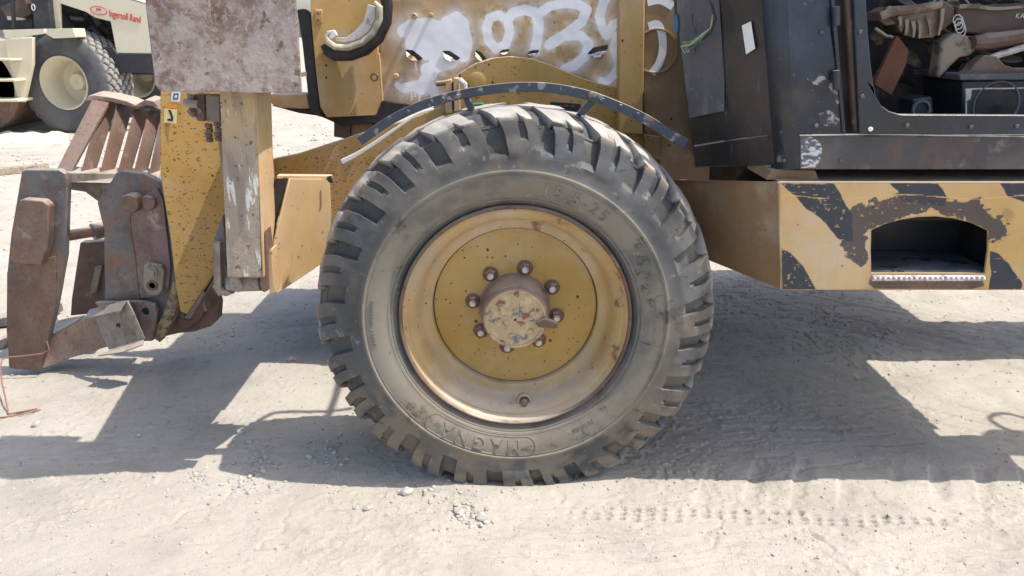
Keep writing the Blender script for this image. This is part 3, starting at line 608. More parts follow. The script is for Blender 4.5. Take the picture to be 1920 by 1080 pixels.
# ---- what shows through the door opening
ST = part_empty('operator_seat', (1.75, .5, 1.15))
def blob_plate(name, pts, Y, depth, mat, parent, bevel=.006, wob=.004):
    return plate(name, pts, Y, depth, mat, parent, bevel)
plate('seat_cushion', [(1652, 22), (1672, 12), (1720, 8), (1772, 5), (1790, 20), (1788, 40), (1750, 70), (1724, 72), (1718, 50), (1712, 70), (1700, 66), (1698, 48), (1690, 62), (1680, 45), (1662, 48), (1648, 38)], .30, .10, m_leather, ST, .006)
OBJ('torn_padding', MB().tube(P((1650, 32), (1670, 22), (1700, 20), (1740, 14), (1765, 8), Y=.30), [.012, .016, .014, .014, .01], 8), m_cloth, ST)
for (a, b, c_, d) in ((1700, 36, 1698, 66), (1712, 40, 1713, 70), (1724, 36, 1724, 72), (1740, 30, 1744, 66), (1768, 16, 1760, 66), (1686, 30, 1688, 50)):
    strap('torn_strip', [(a, b), ((a+c_)/2+2, (b+d)/2), (c_, d)], .288, (.012, .006), .006, m_cloth, ST, 0)
plate('seat_back', [(1795, 12), (1930, 4), (2050, 4), (2050, 74), (1920, 64), (1860, 68), (1810, 62), (1790, 45)], .30, .10, m_seat, ST, .01)
strap('torn_strip', [(1800, 12), (1830, 12), (1870, 16), (1925, 12)], .285, (.012, .008), .012, m_cloth, ST, 0)
plate('seat_side', [(1765, 82), (1790, 60), (1815, 66), (1833, 92), (1820, 104), (1800, 108), (1780, 128), (1762, 148), (1757, 140), (1762, 110)], .28, .06, m_cloth, ST, .008)
plate('orange_board', [(1682, 66), (1703, 92), (1700, 120), (1672, 180), (1640, 160), (1642, 150)], .28, .02, m_foam, ST, .003)
OBJ('seat_bracket', MB().prism(P((1830, 118), (1850, 103), (1870, 106), (1885, 122), (1905, 128), (1940, 128), (1940, 138), (1850, 140), (1800, 142), (1820, 132), Y=.24), (0, .05, 0)), m_rustb, ST, .004)
OBJ('seat_rail', MB().tube(P((1825, 80), (1850, 78), (1880, 74), (1930, 66), Y=.27), [.02, .026, .024, .02], 10), m_rustb, ST)
OBJ('seat_rail', MB().tube(P((1832, 120), (1870, 104), (1930, 86), Y=.255), .010, 8), m_pale, ST)
OBJ('spring', MB().tube([at(1795+9*math.cos(t*.7)+t*.25, 34+12*math.sin(t*.7)+t*.8, .28) for t in range(30)], .002, 5), m_pale, ST)
v, f = text_geo('KA', .020, .0006, 1.1)
o0 = at(1912, 34, .298); OBJ('lettering', MB().add([(o0.x+x, .2985-z, o0.z+y) for x, y, z in v], f), m_letter, ST, smooth=0)
CN = part_empty('console', (1.8, .3, 1.1))
plate('console_box', [(1804, 152), (2000, 150), (2000, 240), (1804, 240)], .21, .25, m_navy, CN, .006)
plate('console_top', [(1800, 138), (2000, 136), (2000, 150), (1800, 151)], .20, .28, m_blkd, CN, .004)
OBJ('speaker_ring', MB().lathe(at(1868, 196, .209), (0, 1, 0), [(.072, 0), (.070, -.003), (.066, -.003), (.064, .001)], 40, False), m_blkd, CN)
OBJ('speaker_cone', MB().lathe(at(1868, 196, .209), (0, 1, 0), [(.062, -.001), (.03, -.0005), (.012, -.006), (.001, -.008)], 32, False), m_dark, CN)
strap('scratched_edge', [(1812, 215), (1812, 175), (1814, 168), (1850, 166), (1880, 166), (1925, 165)], .206, .004, .004, m_pale, CN, 0)
plate('corner_plate', [(1811, 166), (1822, 168), (1820, 186), (1812, 190)], .205, .004, m_pale, CN, 0)
plate('duct', [(1712, 186), (1748, 180), (1752, 215), (1735, 240), (1712, 240)], .24, .10, m_navy, CN, .006)
OBJ('duct_ring', MB().lathe(at(1727, 205, .238), (0, 1, 0), [(.030, .0), (.028, -.006), (.022, -.006), (.020, .004)], 28, False), m_blkd, CN)
plate('inner_panel', [(1632, 150), (1650, 130), (1690, 150), (1810, 140), (1815, 190), (1700, 215), (1632, 215)], .44, .02, m_blkb, CN, 0)
for k in range(9):
    x0 = random.uniform(1640, 1800); y0 = random.uniform(0, 120)
    OBJ('hose', MB().tube(P((x0, y0), (x0+random.uniform(10, 50), y0+random.uniform(-8, 14)), (x0+random.uniform(50, 110), y0+random.uniform(-6, 34)), (x0+random.uniform(100, 190), y0+random.uniform(0, 50)), Y=.40+.02*k), .007+.003*random.random(), 6), random.choice([m_dark, m_blkd, m_rustb]), CN)
# shims between cab and sill
plate('mount_block', [(1448, 318), (1530, 320), (1535, 337), (1436, 337)], .05, .2, m_yel_b, MC, .003)
OBJ('under_floor', MB().box((xa-.1, .33, zc0-.10), (XR, 1.0, zc0-.01)), m_dark, MC)

# ---- boom: painted side with the sprayed number
YB = 1.00
BO = part_empty('boom', (0, YB, 1.3))
zbb = at(760, 194, YB).z
bl = at(712, -300, YB); 
OBJ('boom_beam', MB().box((at(712, 190, YB).x, YB+.004, zbb), (1.35, 1.48, 2.0)), m_yel, BO, .006)
GXp, GYp = np.meshgrid(np.linspace(714, 1300, 620), np.linspace(-30, 196, 250))
stk = [ # strokes of the sprayed number, in photograph pixels
    ([(757, 58), (772, 48), (800, 46), (826, 52), (834, 66), (830, 84), (822, 100), (812, 130), (800, 150), (790, 165)], 12),
    ([(770, 62), (790, 74), (806, 92), (772, 88), (770, 70)], 11), ([(800, 64), (818, 80), (800, 100), (786, 80)], 12),
    ([(838, 44), (856, 34), (866, 44), (868, 60), (874, 80), (868, 104)], 12), ([(842, 56), (848, 80), (846, 100), (836, 70)], 12), ([(826, 108), (850, 96), (846, 118), (820, 124), (800, 130)], 11),
    ([(935, 28), (918, 34), (912, 52), (916, 76), (930, 92), (948, 84), (956, 60), (952, 38), (936, 28)], 8),
    ([(952, 36), (962, 24), (984, 18), (1004, 24), (1010, 44), (1008, 70), (1002, 98)], 9),
    ([(1016, 22), (1030, 12), (1056, 6), (1084, 8), (1100, 18), (1092, 40), (1066, 60), (1036, 78), (1030, 84), (1058, 68), (1088, 66), (1104, 82), (1098, 104), (1078, 122), (1058, 130)], 8.5),
    ([(1148, -20), (1132, 4), (1124, 30), (1130, 54), (1138, 66), (1150, 46), (1164, 40)], 8),
    ([(1155, 66), (1150, 90), (1160, 120), (1152, 140), (1138, 152), (1128, 152)], 7),
    ([(1214, 50), (1232, 44), (1240, 60), (1240, 90), (1234, 118), (1222, 138)], 7),
    ([(760, 165), (780, 160), (806, 162), (814, 172)], 9), ([(1216, 4), (1240, 2), (1262, 12)], 8), ([(745, 158), (752, 166)], 5)]
wob = (fbm(GXp/22, GYp/22, 4, 90)-.5); dens = fbm(GXp/12, GYp/12, 4, 92)
wh = np.zeros(GXp.shape); mist = np.zeros(GXp.shape)
for pts_, w_ in stk:
    d = polydist(GXp, GYp, pts_, False); wh = np.maximum(wh, (1-sst(-1.2, 1.8, d-w_*1.08+wob*2))*(.96+.1*(dens-.3))); mist = np.maximum(mist, np.exp(-(np.maximum(d-w_, 0)/13)**1.3)*.5)
for (x, y, sx, sy, a) in ((815, 80, 50, 42, .8), (860, 70, 30, 40, .6), (800, 140, 26, 22, .6), (975, 90, 120, 14, .25), (1030, 50, 60, 20, .2)):
    mist = np.maximum(mist, a*np.exp(-((GXp-x)/sx)**2-((GYp-y)/sy)**2))
mist *= sst(.15, .6, dens)*1.1
drip = np.zeros(GXp.shape)
for (x, y0, y1) in ((772, 166, 188), (778, 166, 182), (786, 166, 190), (793, 166, 178), (800, 168, 180), (804, 168, 176), (780, 116, 132), (1096, 108, 118), (1136, 60, 70), (766, 168, 176)):
    drip = np.maximum(drip, (1-sst(.8, 1.8, np.abs(GXp-x-.6*np.sin(GYp/4))))*(GYp > y0)*(GYp < y1))
wh = np.clip(np.maximum(np.maximum(wh, mist), drip), 0, 1)*(GXp < 1270)
redm = (1-sst(0, 2, polydist(GXp, GYp, [(1099, 40), (1108, 30), (1106, 24)], False)-1.5))
dk = np.zeros(GXp.shape)
d_ = np.stack([(GXp-960)/F, cp+(540-GYp)/F*sp, -sp+(540-GYp)/F*cp], -1); t_ = (YB-CAMY)/d_[..., 1]
Vb = np.stack([d_[..., 0]*t_, np.full(GXp.shape, YB), CAMZ+d_[..., 2]*t_], -1)
Vb[..., 1] += (fbm(GXp/70, GYp/60, 3, 95)-.5)*.006
g = grid_mesh('boom_side', (Vb-np.array((0, YB, 1.3)))[::-1], GXp.shape[1], GXp.shape[0], m_boom, BO, None, {'white': wh[::-1], 'red': redm[::-1], 'dark': dk[::-1]})
g['label'] = 'yellow boom side with a white spray-painted number'
# torn slots with bent lips
for (x, y, s, a) in ((776, 103, 1.1, .3), (846, 104, 1.1, .2), (902, 105, .9, .5), (946, 96, .6, -.5), (1000, 98, .7, -.5), (1122, 94, 1.3, -.6)):
    ca, sa = math.cos(a), math.sin(a)
    def tr(u, v): return (x+(u*ca-v*sa)*s, y+(u*sa+v*ca)*s)
    plate('torn_slot', [tr(-16, -5), tr(-4, -7), tr(4, -4), tr(16, 1), tr(12, 6), tr(-2, 5), tr(-10, 2)], YB-.0035-.0006*s, .003, m_dark, BO, 0)
    OBJ('bent_lip', MB().add([at(*tr(-15, -2), YB-.006), at(*tr(-8, 0), YB-.006), at(*tr(2, 3), YB-.006), at(*tr(-10, 7), YB-.025), at(*tr(-1, 10), YB-.022), at(*tr(9, 8), YB-.008)], [(0, 1, 3), (1, 4, 3), (1, 2, 4), (2, 5, 4)]), m_boomw, BO, 0)
# boom head plate at the left
HD = part_empty('boom_head', (at(650, 100, .93).x, .93, 1.35))
plate('head_plate', [(x_, y_, .92+(x_-580)*.00045) for x_, y_ in [(581, -300), (715, -300), (716, 0), (708, 106), (712, 120), (714, 170), (718, 186), (714, 208), (704, 216), (612, 220), (600, 200), (594, 150), (588, 90), (582, 20)]], .93, .03, m_yel, HD, .004)
plate('black_edge_plate', [(556, 18), (570, 16), (583, 26), (600, 205), (607, 220), (598, 219), (580, 205), (566, 80)], .945, .04, m_dark, HD, .006)
plate('lower_lip', [(506, 176), (575, 176), (582, 204), (560, 204), (520, 202), (508, 195)], .96, .1, m_yel, HD, .006)
plate('underside', [(508, 198), (582, 205), (606, 221), (704, 217), (716, 190), (760, 194), (750, 226), (690, 232), (640, 236), (600, 218), (560, 212)], .975, .3, m_dark, HD, .004)
plate('under_block', [(626, 226), (657, 230), (657, 262), (626, 256)], 1.05, .12, rusty('block_rust', (.16, .11, .11), .4, .1, .1, .2), HD, .002)
plate('under_block', [(658, 232), (700, 232), (700, 250), (678, 262), (658, 262)], 1.06, .1, m_yel_p, HD, .002)
OBJ('lamp_ring_rubber', MB().tube(P((722, -14), (726, 10), (722, 40), (708, 70), (684, 92), (656, 102), (628, 102), (612, 94), (606, 84), Y=.915), [.022]*2+[.026]*5+[.018, .012], 10), m_dark, HD)
OBJ('lamp_ring', MB().tube(P((702, 4), (712, 14), (712, 36), (700, 62), (680, 80), (652, 90), (628, 88), (615, 78), (612, 68), (620, 60), Y=.89), [.008]+[.0125]*7+[.010, .008], 10), MAT('beige_ring', (.50, .45, .34), [dict(c=(.3, .27, .22), s=14, lo=.5, hi=.6)], rough=.6), HD)
plate('lamp_bracket', [(690, 8), (704, 12), (704, 34), (692, 58), (672, 74), (648, 80), (628, 76), (626, 70), (650, 70), (664, 60), (682, 40)], .90, .01, m_pale, HD, .002)
plate('lamp_clip', [(612, 58), (626, 56), (632, 66), (620, 74)], .885, .02, m_white, HD, .002)
plate('hinge_block', [(590, 18), (604, 18), (604, 44), (590, 42)], .915, .014, m_yel, HD, .003)
for (a, b) in ((597, 24), (597, 37)): bolt(HD, at(a, b, .915), .006, .004, m_rust)
strap('rim_edge', [(709, 100), (711, 118), (713, 150), (716, 190)], .925, .008, .02, m_yel_p, HD)
OBJ('hook_eye', MB().lathe(at(702, 145, .925), (0, -1, 0), [(.016, 0), (.016, .006), (.009, .006), (.009, 0)], 20, False), m_rust, HD)
for (a, b, r) in ((778, 30, .010), (808, 28, .008), (744, 143, .012), (728, 36, .006)): OBJ('pin', MB().lathe(at(a, b, YB), (0, -1, 0), [(r, -.002), (r, .03), (r*.8, .033)], 12), m_yel, BO)

# ---- chassis plates
CH = part_empty('chassis', (-.2, .9, .8))
plate('chassis_plate', [(512, 298), (560, 288), (640, 262), (700, 243), (770, 222), (826, 200), (838, 160), (862, 136), (890, 119), (920, 109), (960, 105), (1000, 110), (1040, 124), (1080, 142), (1120, 156), (1164, 165), (1320, 165), (1320, 334), (1250, 400), (1250, 560), (640, 560), (610, 470), (512, 430)], .95, .03, m_yel_sp, CH, .004)
plate('upright_post', [(1160, -300), (1214, -300), (1206, 252), (1159, 250)], .90, .05, m_yel, CH, .006)
plate('rear_panel', [(1212, -300), (1330, -300), (1330, 340), (1238, 340), (1238, 262), (1208, 250), (1208, 160)], .925, .02, m_yel_b, CH, .003)
OBJ('cover_ring', MB().lathe(at(1230, 96, .922), (0, 1, 0), [(.085, .004), (.084, -.003), (.078, -.003), (.077, .002)], 48, False), m_yel_b, CH)
for (pts_, w_) in (([(1216, 50), (1232, 46), (1240, 60), (1243, 90), (1236, 118), (1222, 138)], .030), ([(1214, 4), (1238, 0), (1262, 12)], .03)):
    strap('spray_stroke', pts_, .9225, w_, .001, m_white, CH, 0)
plate('access_plate', [(1208, 252), (1238, 256), (1238, 300), (1210, 292)], .905, .02, m_yel_b, CH, .002)
OBJ('round_boss', MB().lathe(at(894, 153, .95), (0, -1, 0), [(.036, -.002), (.036, .004), (.030, .006), (.012, .006)], 32), m_yel, CH)
plate('hinge_lug', [(832, 152), (846, 148), (848, 212), (836, 213)], .905, .05, m_yel_p, CH, .003)
plate('hinge_lug', [(850, 146), (860, 146), (862, 208), (852, 210)], .90, .05, m_yel_p, CH, .003)
OBJ('bolt_pin', MB().tube([at(818, 157, .90), at(836, 155, .90)], .010, 10), m_rusto, CH)
OBJ('hydraulic_fitting', MB().tube([at(862, 150, .89), at(872, 158, .88), at(874, 176, .88)], [.012, .010, .008], 8), m_pale, CH)
OBJ('green_hose', MB().tube([at(886, 196, .88), at(904, 195, .88), at(912, 206, .88)], .006, 8), m_green, CH)
OBJ('data_label', MB().prism(P((1032, 191), (1088, 195), (1092, 212), (1030, 206), Y=.946), (0, .002, 0)), m_black, CH)
for k, (a, b, mm) in enumerate(((1046, 197, m_green), (1058, 197, m_red), (1070, 198, m_green))): OBJ('label_mark', MB().prism(P((a, b), (a+8, b), (a+8, b+2), (a, b+2), Y=.9445), (0, .001, 0)), mm, CH)
OBJ('axle', MB().tube([(CXW, .16, CZW), (CXW, .95, CZW), (CXW, 1.75, CZW)], [.11, .13, .13], 24), m_dark, CH)
# belly, central frame to the rear and far side sill (out of sight, they shade the ground)
OBJ('central_frame', MB().box((.55, .99, .62), (5.2, 1.46, 1.0)), m_dark, CH, .01)
OBJ('engine_cover', MB().box((1.35, .985, 1.02), (xe, 1.50, 2.1)), m_dark, CH, .02)
OBJ('belly_plate', MB().box((-1.02, .99, .60), (1.35, 2.0, .66)), m_dark, CH)
OBJ('far_side_frame', MB().box((.6, 1.42, .70), (2.50, 2.35, 1.1)), m_yel_b, CH, .01)
FW = part_empty('far_wheel', (CXW, 1.95, CZW))
OBJ('tyre', MB().lathe((CXW, 1.75, CZW), (0, 1, 0), [(.36, .05), (.45, 0), (.58, .02), (.63, .08), (.63, .34), (.58, .4), (.45, .42), (.36, .38)], 48), m_tyre, FW)

# ---- outrigger: raised leg and foot plate, pivot lugs
OR = part_empty('outrigger', at(455, 540, .2))
tl = at(412, 176, .05); tr_ = at(479, 176, .05); bl_ = at(426, 521, .05); br_ = at(491, 521, .05)
OBJ('leg', MB().prism([at(410, 120, .05), at(477, 120, .05), br_, bl_], (0, .15, 0)), m_yel_p, OR, .004)
OBJ('leg_face', MB().prism([at(412, 172, .036), at(478, 172, .046), at(490, 519, .046), at(427, 519, .036)], (0, .0035, 0)),
    MAT('scraped_leg_paint', (.46, .33, .18), [dict(k='z', c=(.29, .25, .21), lo=.58, hi=.42, amt=.85), dict(c=(.36, .27, .18), s=5, lo=.5, hi=.62, amt=.5, off=9), dict(c=(.22, .17, .145), s=11, st=(2, 1, .5), lo=.5, hi=.6, amt=.6), dict(c=(.66, .64, .60), s=17, st=(2, 1, .35), lo=.56, hi=.61, d=8, amt=.9, off=4), dict(c=(.14, .085, .05), s=40, lo=.62, hi=.68)], rough=.65, bump=((40, .8, .006), (130, .5, .003))), OR, .002)
for s_ in (-1, 1):
    pass
plate('edge_flange', [(478, 176, .048), (502, 176, .17), (520, 480, .17), (492, 520, .048)], 0, .004, m_yel_p, OR, .001, off=(.004, 0, 0))
fpt = [(262, -260), (540, -260), (548, -60), (557, 40), (565, 173), (470, 175), (380, 172), (306, 172), (296, 168), (290, 158), (283, 100), (272, 10)]
m_foot = MAT('mottled_rusty_plate', (.20, .15, .13), [dict(c=(.145, .085, .06), s=5.5, lo=.44, hi=.56, d=8, amt=.9), dict(c=(.29, .25, .235), s=9, st=(1.6, 1, .8), lo=.48, hi=.60, d=9, off=5, amt=.85), dict(c=(.50, .45, .42), s=30, st=(1.8, 1, .7), lo=.56, hi=.66, d=10, r=.75, off=9, amt=.8), dict(c=(.36, .32, .31), s=70, lo=.5, hi=.6, d=6, off=15, amt=.5), dict(k='noise', c=(.40, .34, .28), s=6, lo=.55, hi=.7, off=25, amt=.6), dict(k='z', c=(.44, .38, .34), lo=.86, hi=.68, s=30, amt=.6), dict(c=(.15, .085, .06), s=13, lo=.56, hi=.62, d=9, off=41, amt=.7), 
    dict(c=(.10, .05, .035), s=26, lo=.60, hi=.66, off=13, amt=.8)], rough=.62, metal=.1, bump=((22, .5, .006), (90, .6, .003)))
OBJ('foot_plate', MB().prism(P(*[(x_, y_, -.05+(x_-262)*.00018) for x_, y_ in fpt]), (0, .014, 0)), m_foot, OR, .004, label='big square rusty foot plate turned upright')
flg = MB(); a = at(300, 171, -.001); b = at(562, 174, -.001); c_ = at(262, -255, -.001); d = at(540, -255, -.001)
OBJ('foot_rib', MB().box((at(330, 160, 0).x, .0, at(330, 150, 0).z), (at(540, 160, 0).x, .21, at(330, 150, 0).z+.012)), m_rustp, OR)
OBJ('foot_rib', MB().box((at(330, -200, 0).x, .0, 1.75), (at(500, -200, 0).x, .21, 1.765)), m_rustp, OR)
OBJ('foot_rib', MB().box((at(300, -200, 0).x, .0, 1.38), (at(300, -200, 0).x+.012, .21, 1.80)), m_rustp, OR)
# pivot lugs at the bottom
def lug(pts, Y, dep, mat=None): return plate('pivot_lug', pts, Y, dep, mat or m_dust, OR, .004)
lug([(418, 402), (424, 470), (424, 500), (432, 530), (440, 550), (424, 556), (408, 552), (400, 535), (399, 450)], .10, .05, m_steel)
lug([(400, 455), (412, 455), (414, 540), (436, 552), (408, 556), (401, 540)], .075, .03)
OBJ('pivot_tube', MB().tube([at(428, 532, .10), at(489, 530, .10)], .026, 20), m_dust, OR)
plate('pivot_cheek', [(430, 520), (446, 520), (456, 538), (448, 549), (436, 546), (430, 534)], .06, .05, m_dust, OR, .004)
plate('pivot_cheek', [(489, 470), (497, 430), (502, 470), (503, 545), (493, 549), (486, 535)], .06, .06, m_rustb, OR, .004)
plate('pivot_cheek', [(503, 470), (510, 466), (514, 550), (505, 551)], .07, .05, m_yel_p, OR, .003)
bx = [(543, 335, .16), (619, 336, .36), (622, 400, .37), (617, 486, .37), (520, 551, .14), (514, 545, .13), (512, 462, .12)]
OBJ('housing_plate', MB().prism(P(*bx), (-.006, .004, 0)), m_yel_p, OR, .003, label='slanted housing plate, pale yellow with sunlight in the colour')  # paler yellow paints in the sun this plate catches
OBJ('housing_gap_shade', MB().prism([p+Vector((-.0065, .0045, 0)) for p in P((519, 336, .16), (543, 335, .16), (512, 462, .12), (512, 440, .15))], (-.01, .02, 0)), m_dark, OR, 0)  # dark piece standing in for the shaded gap beside the housing
OBJ('cross_housing', MB().box((-.99, .5, .60), (-.80, 1.9, .69)), m_yel_b, OR, .006)
OBJ('shadow_housing_end', MB().box((-.955, .21, .605), (-.81, .5, .685)), m_yel_b, OR, .004)  # unseen extension, added to carry the ground shadow band forward
OBJ('hidden_shadow_web', MB().prism([Vector((-.905, .21, .70)), Vector((-.83, .21, .70)), Vector((-.96, .93, .70)), Vector((-1.055, .93, .70))], (0, 0, .43)), m_yel_b, OR, .004)  # hidden behind the leg, added to widen the ground shadow band
OBJ('top_lip', MB().prism(P((519, 329, .155), (620, 330, .355), (620, 336, .355), (519, 335, .155)), (0, .03, 0)), m_yel_p, OR, .001)
plate('notch', [(612, 332), (620, 330), (624, 344), (616, 342)], .30, .01, m_dark, OR, 0)
# valve block and bolts beside the leg
VB = part_empty('valve_block', at(390, 210, .15))
plate('block', [(385, 178), (412, 178), (412, 230), (388, 228)], .10, .06, rusty('valve_block_grey', (.20, .17, .17), .6, .2, .2, .2), VB, .003)
plate('block', [(362, 176), (384, 178), (384, 228), (370, 227), (360, 214)], .13, .06, m_rustb, VB, .004)
OBJ('pin', MB().tube([at(346, 193, .10), at(372, 196, .10)], [.012, .012], 12), m_dust, VB)
OBJ('pin', MB().tube([at(355, 205, .12), at(366, 215, .12)], .012, 10), m_rust, VB)
OBJ('stem', MB().tube([at(356, 176, .12), at(356, 190, .12)], .009, 8), m_dust, VB)
for (x, y0) in ((391, 232), (408, 230)):
    for k in range(4): OBJ('threaded_bolt', MB().tube([at(x+(k % 2)*2, y0+k*9, .12), at(x+(k % 2)*2, y0+k*9+7, .12)], .012-.001*(k % 2), 8), m_rustb, VB, .001)
bolt(VB, at(374, 207, .13), .010, .008, m_dust)

# ---- gooseneck arm of the boom
GN = part_empty('gooseneck_arm', at(360, 400, 1.0))
plate('arm_plate', [(x_, y_, .795+(x_-300)*.0006) for x_, y_ in [(306, -200), (420, -200), (425, 470), (412, 500), (352, 590), (338, 585), (330, 540), (318, 440), (300, 330), (300, 200)]], .80, .04, m_yel_sp, GN, .005)
plate('arm_edge', [(425, 470), (428, 476), (356, 600), (344, 596), (352, 590), (412, 500)], .805, .06, m_steel, GN, .002)
plate('decal', [(322, 171), (339, 171), (337, 191), (321, 190)], .7985, .001, m_white, GN, 0)
plate('decal_mark', [(325, 175), (335, 175), (334, 187), (324, 187)], .7978, .0005, m_blue, GN, 0)
plate('decal_mark', [(328, 178), (333, 179), (331, 184), (327, 183)], .7972, .0004, m_white, GN, 0)
plate('decal', [(308, 203), (332, 205), (331, 232), (307, 230)], .7985, .001, m_decal, GN, 0)
plate('decal', [(310, 195), (333, 196), (332, 203), (310, 202)], .7985, .001, m_orange, GN, 0)
plate('decal_mark', [(315, 206), (320, 206), (325, 220), (324, 228), (313, 226), (314, 223), (321, 222), (317, 211)], .7978, .0005, m_black, GN, 0)
OBJ('tilt_cylinder', MB().tube([at(378, 505, .95), at(384, 560, .95)], [.034, .034], 16), m_steel, GN)
OBJ('tilt_cylinder', MB().tube([at(372, 545, .94), at(384, 545, .94)], .03, 16), m_dust, GN)
plate('pivot_plate', [(330, 560), (372, 500), (396, 520), (410, 570), (408, 600), (395, 612), (365, 622), (335, 625), (305, 632), (312, 600)], .98, .06, m_rust, GN, .005)
plate('small_lug', [(330, 592), (338, 572), (374, 556), (382, 575), (378, 595), (352, 620), (334, 612)], .95, .03, m_rustb, GN, .004, holes=[[(344, 592), (347, 589), (351, 590), (353, 595), (351, 600), (347, 601), (344, 598)]])
plate('lug_bar', [(374, 556), (380, 553), (388, 582), (383, 586)], .935, .05, m_dust, GN, .002)

# ---- rusty fork carriage on the ground
CR = part_empty('fork_carriage', gnd(120, 690))
YC = .90
plate('side_plate', [(40, 321), (48, 318), (110, 318), (122, 326), (127, 336), (122, 480), (105, 575), (76, 697), (16, 691), (12, 600), (13, 510), (20, 440)], YC-.03, .035, m_steel, CR, .006)
m_blockr = rusty('block_rust_brown', (.19, .115, .088), .35, .35, .35, .3)
plate('bump_block', [(36, 376), (44, 373), (80, 376), (92, 386), (90, 460), (78, 498), (24, 493), (18, 486), (24, 420)], YC-.075, .045, m_blockr, CR, .010)
plate('fork_shank', [(13, 510), (104, 480), (104, 575), (76, 694), (18, 688), (12, 620)], YC-.034, .004, m_rustb, CR, .002)
OBJ('cross_rod', MB().tube([at(112, 444, YC+.03), at(186, 432, YC+.10)], .023, 20), m_rusto, CR)
OBJ('rod_collar', MB().tube([at(174, 435, YC+.08), at(194, 431, YC+.11)], [.036, .034], 24), m_steel, CR)
# inner upright plate (behind), main cheek plate
plate('rear_upright', [(150, 455), (196, 452), (200, 585), (132, 592), (134, 560)], YC+.35, .05, m_rust, CR, .004)
plate('rear_upright_pane', [(178, 500), (190, 498), (180, 548), (168, 552)], YC+.335, .01, m_dust, CR, 0)
plate('cheek_plate', [(208, 340), (216, 325), (232, 320), (270, 326), (298, 340), (310, 362), (318, 420), (336, 505), (336, 520), (302, 620), (285, 640), (262, 640), (258, 565), (196, 565), (194, 430), (182, 380), (196, 352)], YC-.01, .04, m_steel, CR, .005)
plate('cheek_overlay', [(240, 382), (256, 376), (294, 352), (306, 376), (320, 500), (316, 545), (300, 555), (262, 560), (250, 470), (244, 430)], YC-.022, .011, m_rustp, CR, .003)
strap('weld_seam', [(243, 385), (244, 430), (252, 480), (260, 566)], YC-.026, .006, .01, m_rusto, CR)
strap('edge_bar', [(306, 350), (314, 380), (318, 420), (326, 470), (333, 515)], YC-.035, .012, .04, m_rust, CR)
OBJ('pin_boss', MB().lathe(at(255, 377, YC-.01), (0, -1, 0), [(.038, -.01), (.038, .05), (.034, .056), (.012, .058)], 28), m_rustb, CR)
OBJ('pin_boss', MB().lathe(at(283, 378, YC-.01), (0, -1, 0), [(.030, -.01), (.030, .025), (.026, .03), (.01, .03)], 24), m_rustp, CR)
plate('bolt_plate', [(268, 500), (276, 492), (302, 498), (307, 510), (304, 545), (296, 554), (276, 554), (268, 540)], YC-.045, .022, m_dust, CR, .005)
OBJ('washer', MB().lathe(at(284, 511, YC-.045), (0, -1, 0), [(.026, -.002), (.026, .004), (.016, .005), (.016, .012), (.008, .013)], 20), m_dust, CR)
OBJ('washer', MB().lathe(at(286, 535, YC-.045), (0, -1, 0), [(.022, -.002), (.022, .005), (.013, .005), (.013, .0)], 20), m_rust, CR)
strap('mud_caked_edge', [(336, 512), (328, 550), (312, 600), (290, 636)], YC-.03, (.035, .05), .05, MAT('mud_caked_steel', (.20, .15, .10), [dict(c=(.38, .28, .16), s=34, lo=.45, hi=.58, d=8), dict(c=(.10, .07, .05), s=20, lo=.55, hi=.64)], rough=.9, bump=((50, 1, .012), (120, .8, .005))), CR)
plate('lower_eye_plate', [(178, 568), (246, 566), (270, 566), (290, 572), (294, 586), (286, 636), (262, 642), (230, 620)], YC-.05, .025, rusty('eye_plate_rust', (.24, .18, .16), .5, .2, .3, .2), CR, .004, holes=[[(264, 584), (268, 578), (274, 577), (279, 581), (280, 587), (276, 592), (269, 593), (265, 589)]])
OBJ('bent_bracket', MB().prism([at(178, 598, YC-.06), at(232, 568, YC-.12), at(239, 564, YC-.12), at(248, 582, YC-.13), at(271, 636, YC-.13), at(204, 656, YC-.10), at(196, 640, YC-.08)], (0, .008, 0), [[at(x, y, YC-.105) for x, y in ((217, 609), (220, 606), (224, 607), (226, 611), (224, 615), (220, 616), (217, 613))]]), m_dust, CR, .002)
OBJ('bracket_top', MB().prism([at(156, 598, YC-.02), at(168, 580, YC+.02), at(236, 563, YC-.125), at(226, 582, YC-.14)], (0, 0, -.008)), m_dust, CR, .001)
OBJ('bracket_foot', MB().prism([at(184, 666, YC-.16), at(206, 656, YC-.10), at(270, 636, YC-.125), at(268, 645, YC-.15), at(228, 660, YC-.19)], (0, 0, -.006)), m_dust, CR, .001)
gb = gnd(70, 694)
OBJ('lower_beam', MB().prism([at(80, 640, YC), at(150, 600, YC+.02), at(262, 590, YC+.03), at(262, 632, YC+.03), at(130, 672, YC), at(76, 693, YC-.02)], (0, .10, 0)), rusty('beam_dusty_rust', (.30, .22, .17), .6, .3, .4, .2), CR, .004)
OBJ('lower_beam_top', MB().prism([at(82, 638, YC+.004), at(152, 599, YC+.02), at(160, 592, YC+.16), at(104, 604, YC+.16)], (0, 0, .006)), m_dust, CR, .001)
# fork tines lying on the ground towards the left
for k, (pa, pb, w) in enumerate((((-40, 672), (100, 612), .05), ((-60, 622), (110, 590), .05))):
    A = gnd(*pa); B = gnd(*pb); A.z = B.z = .0
    OBJ('fork_tine', MB().prism([A+Vector((0, -w, .005)), B+Vector((0, -w, .005)), B+Vector((0, w, .005)), A+Vector((0, w, .005))], (0, 0, .045)), m_steel, CR, .004)
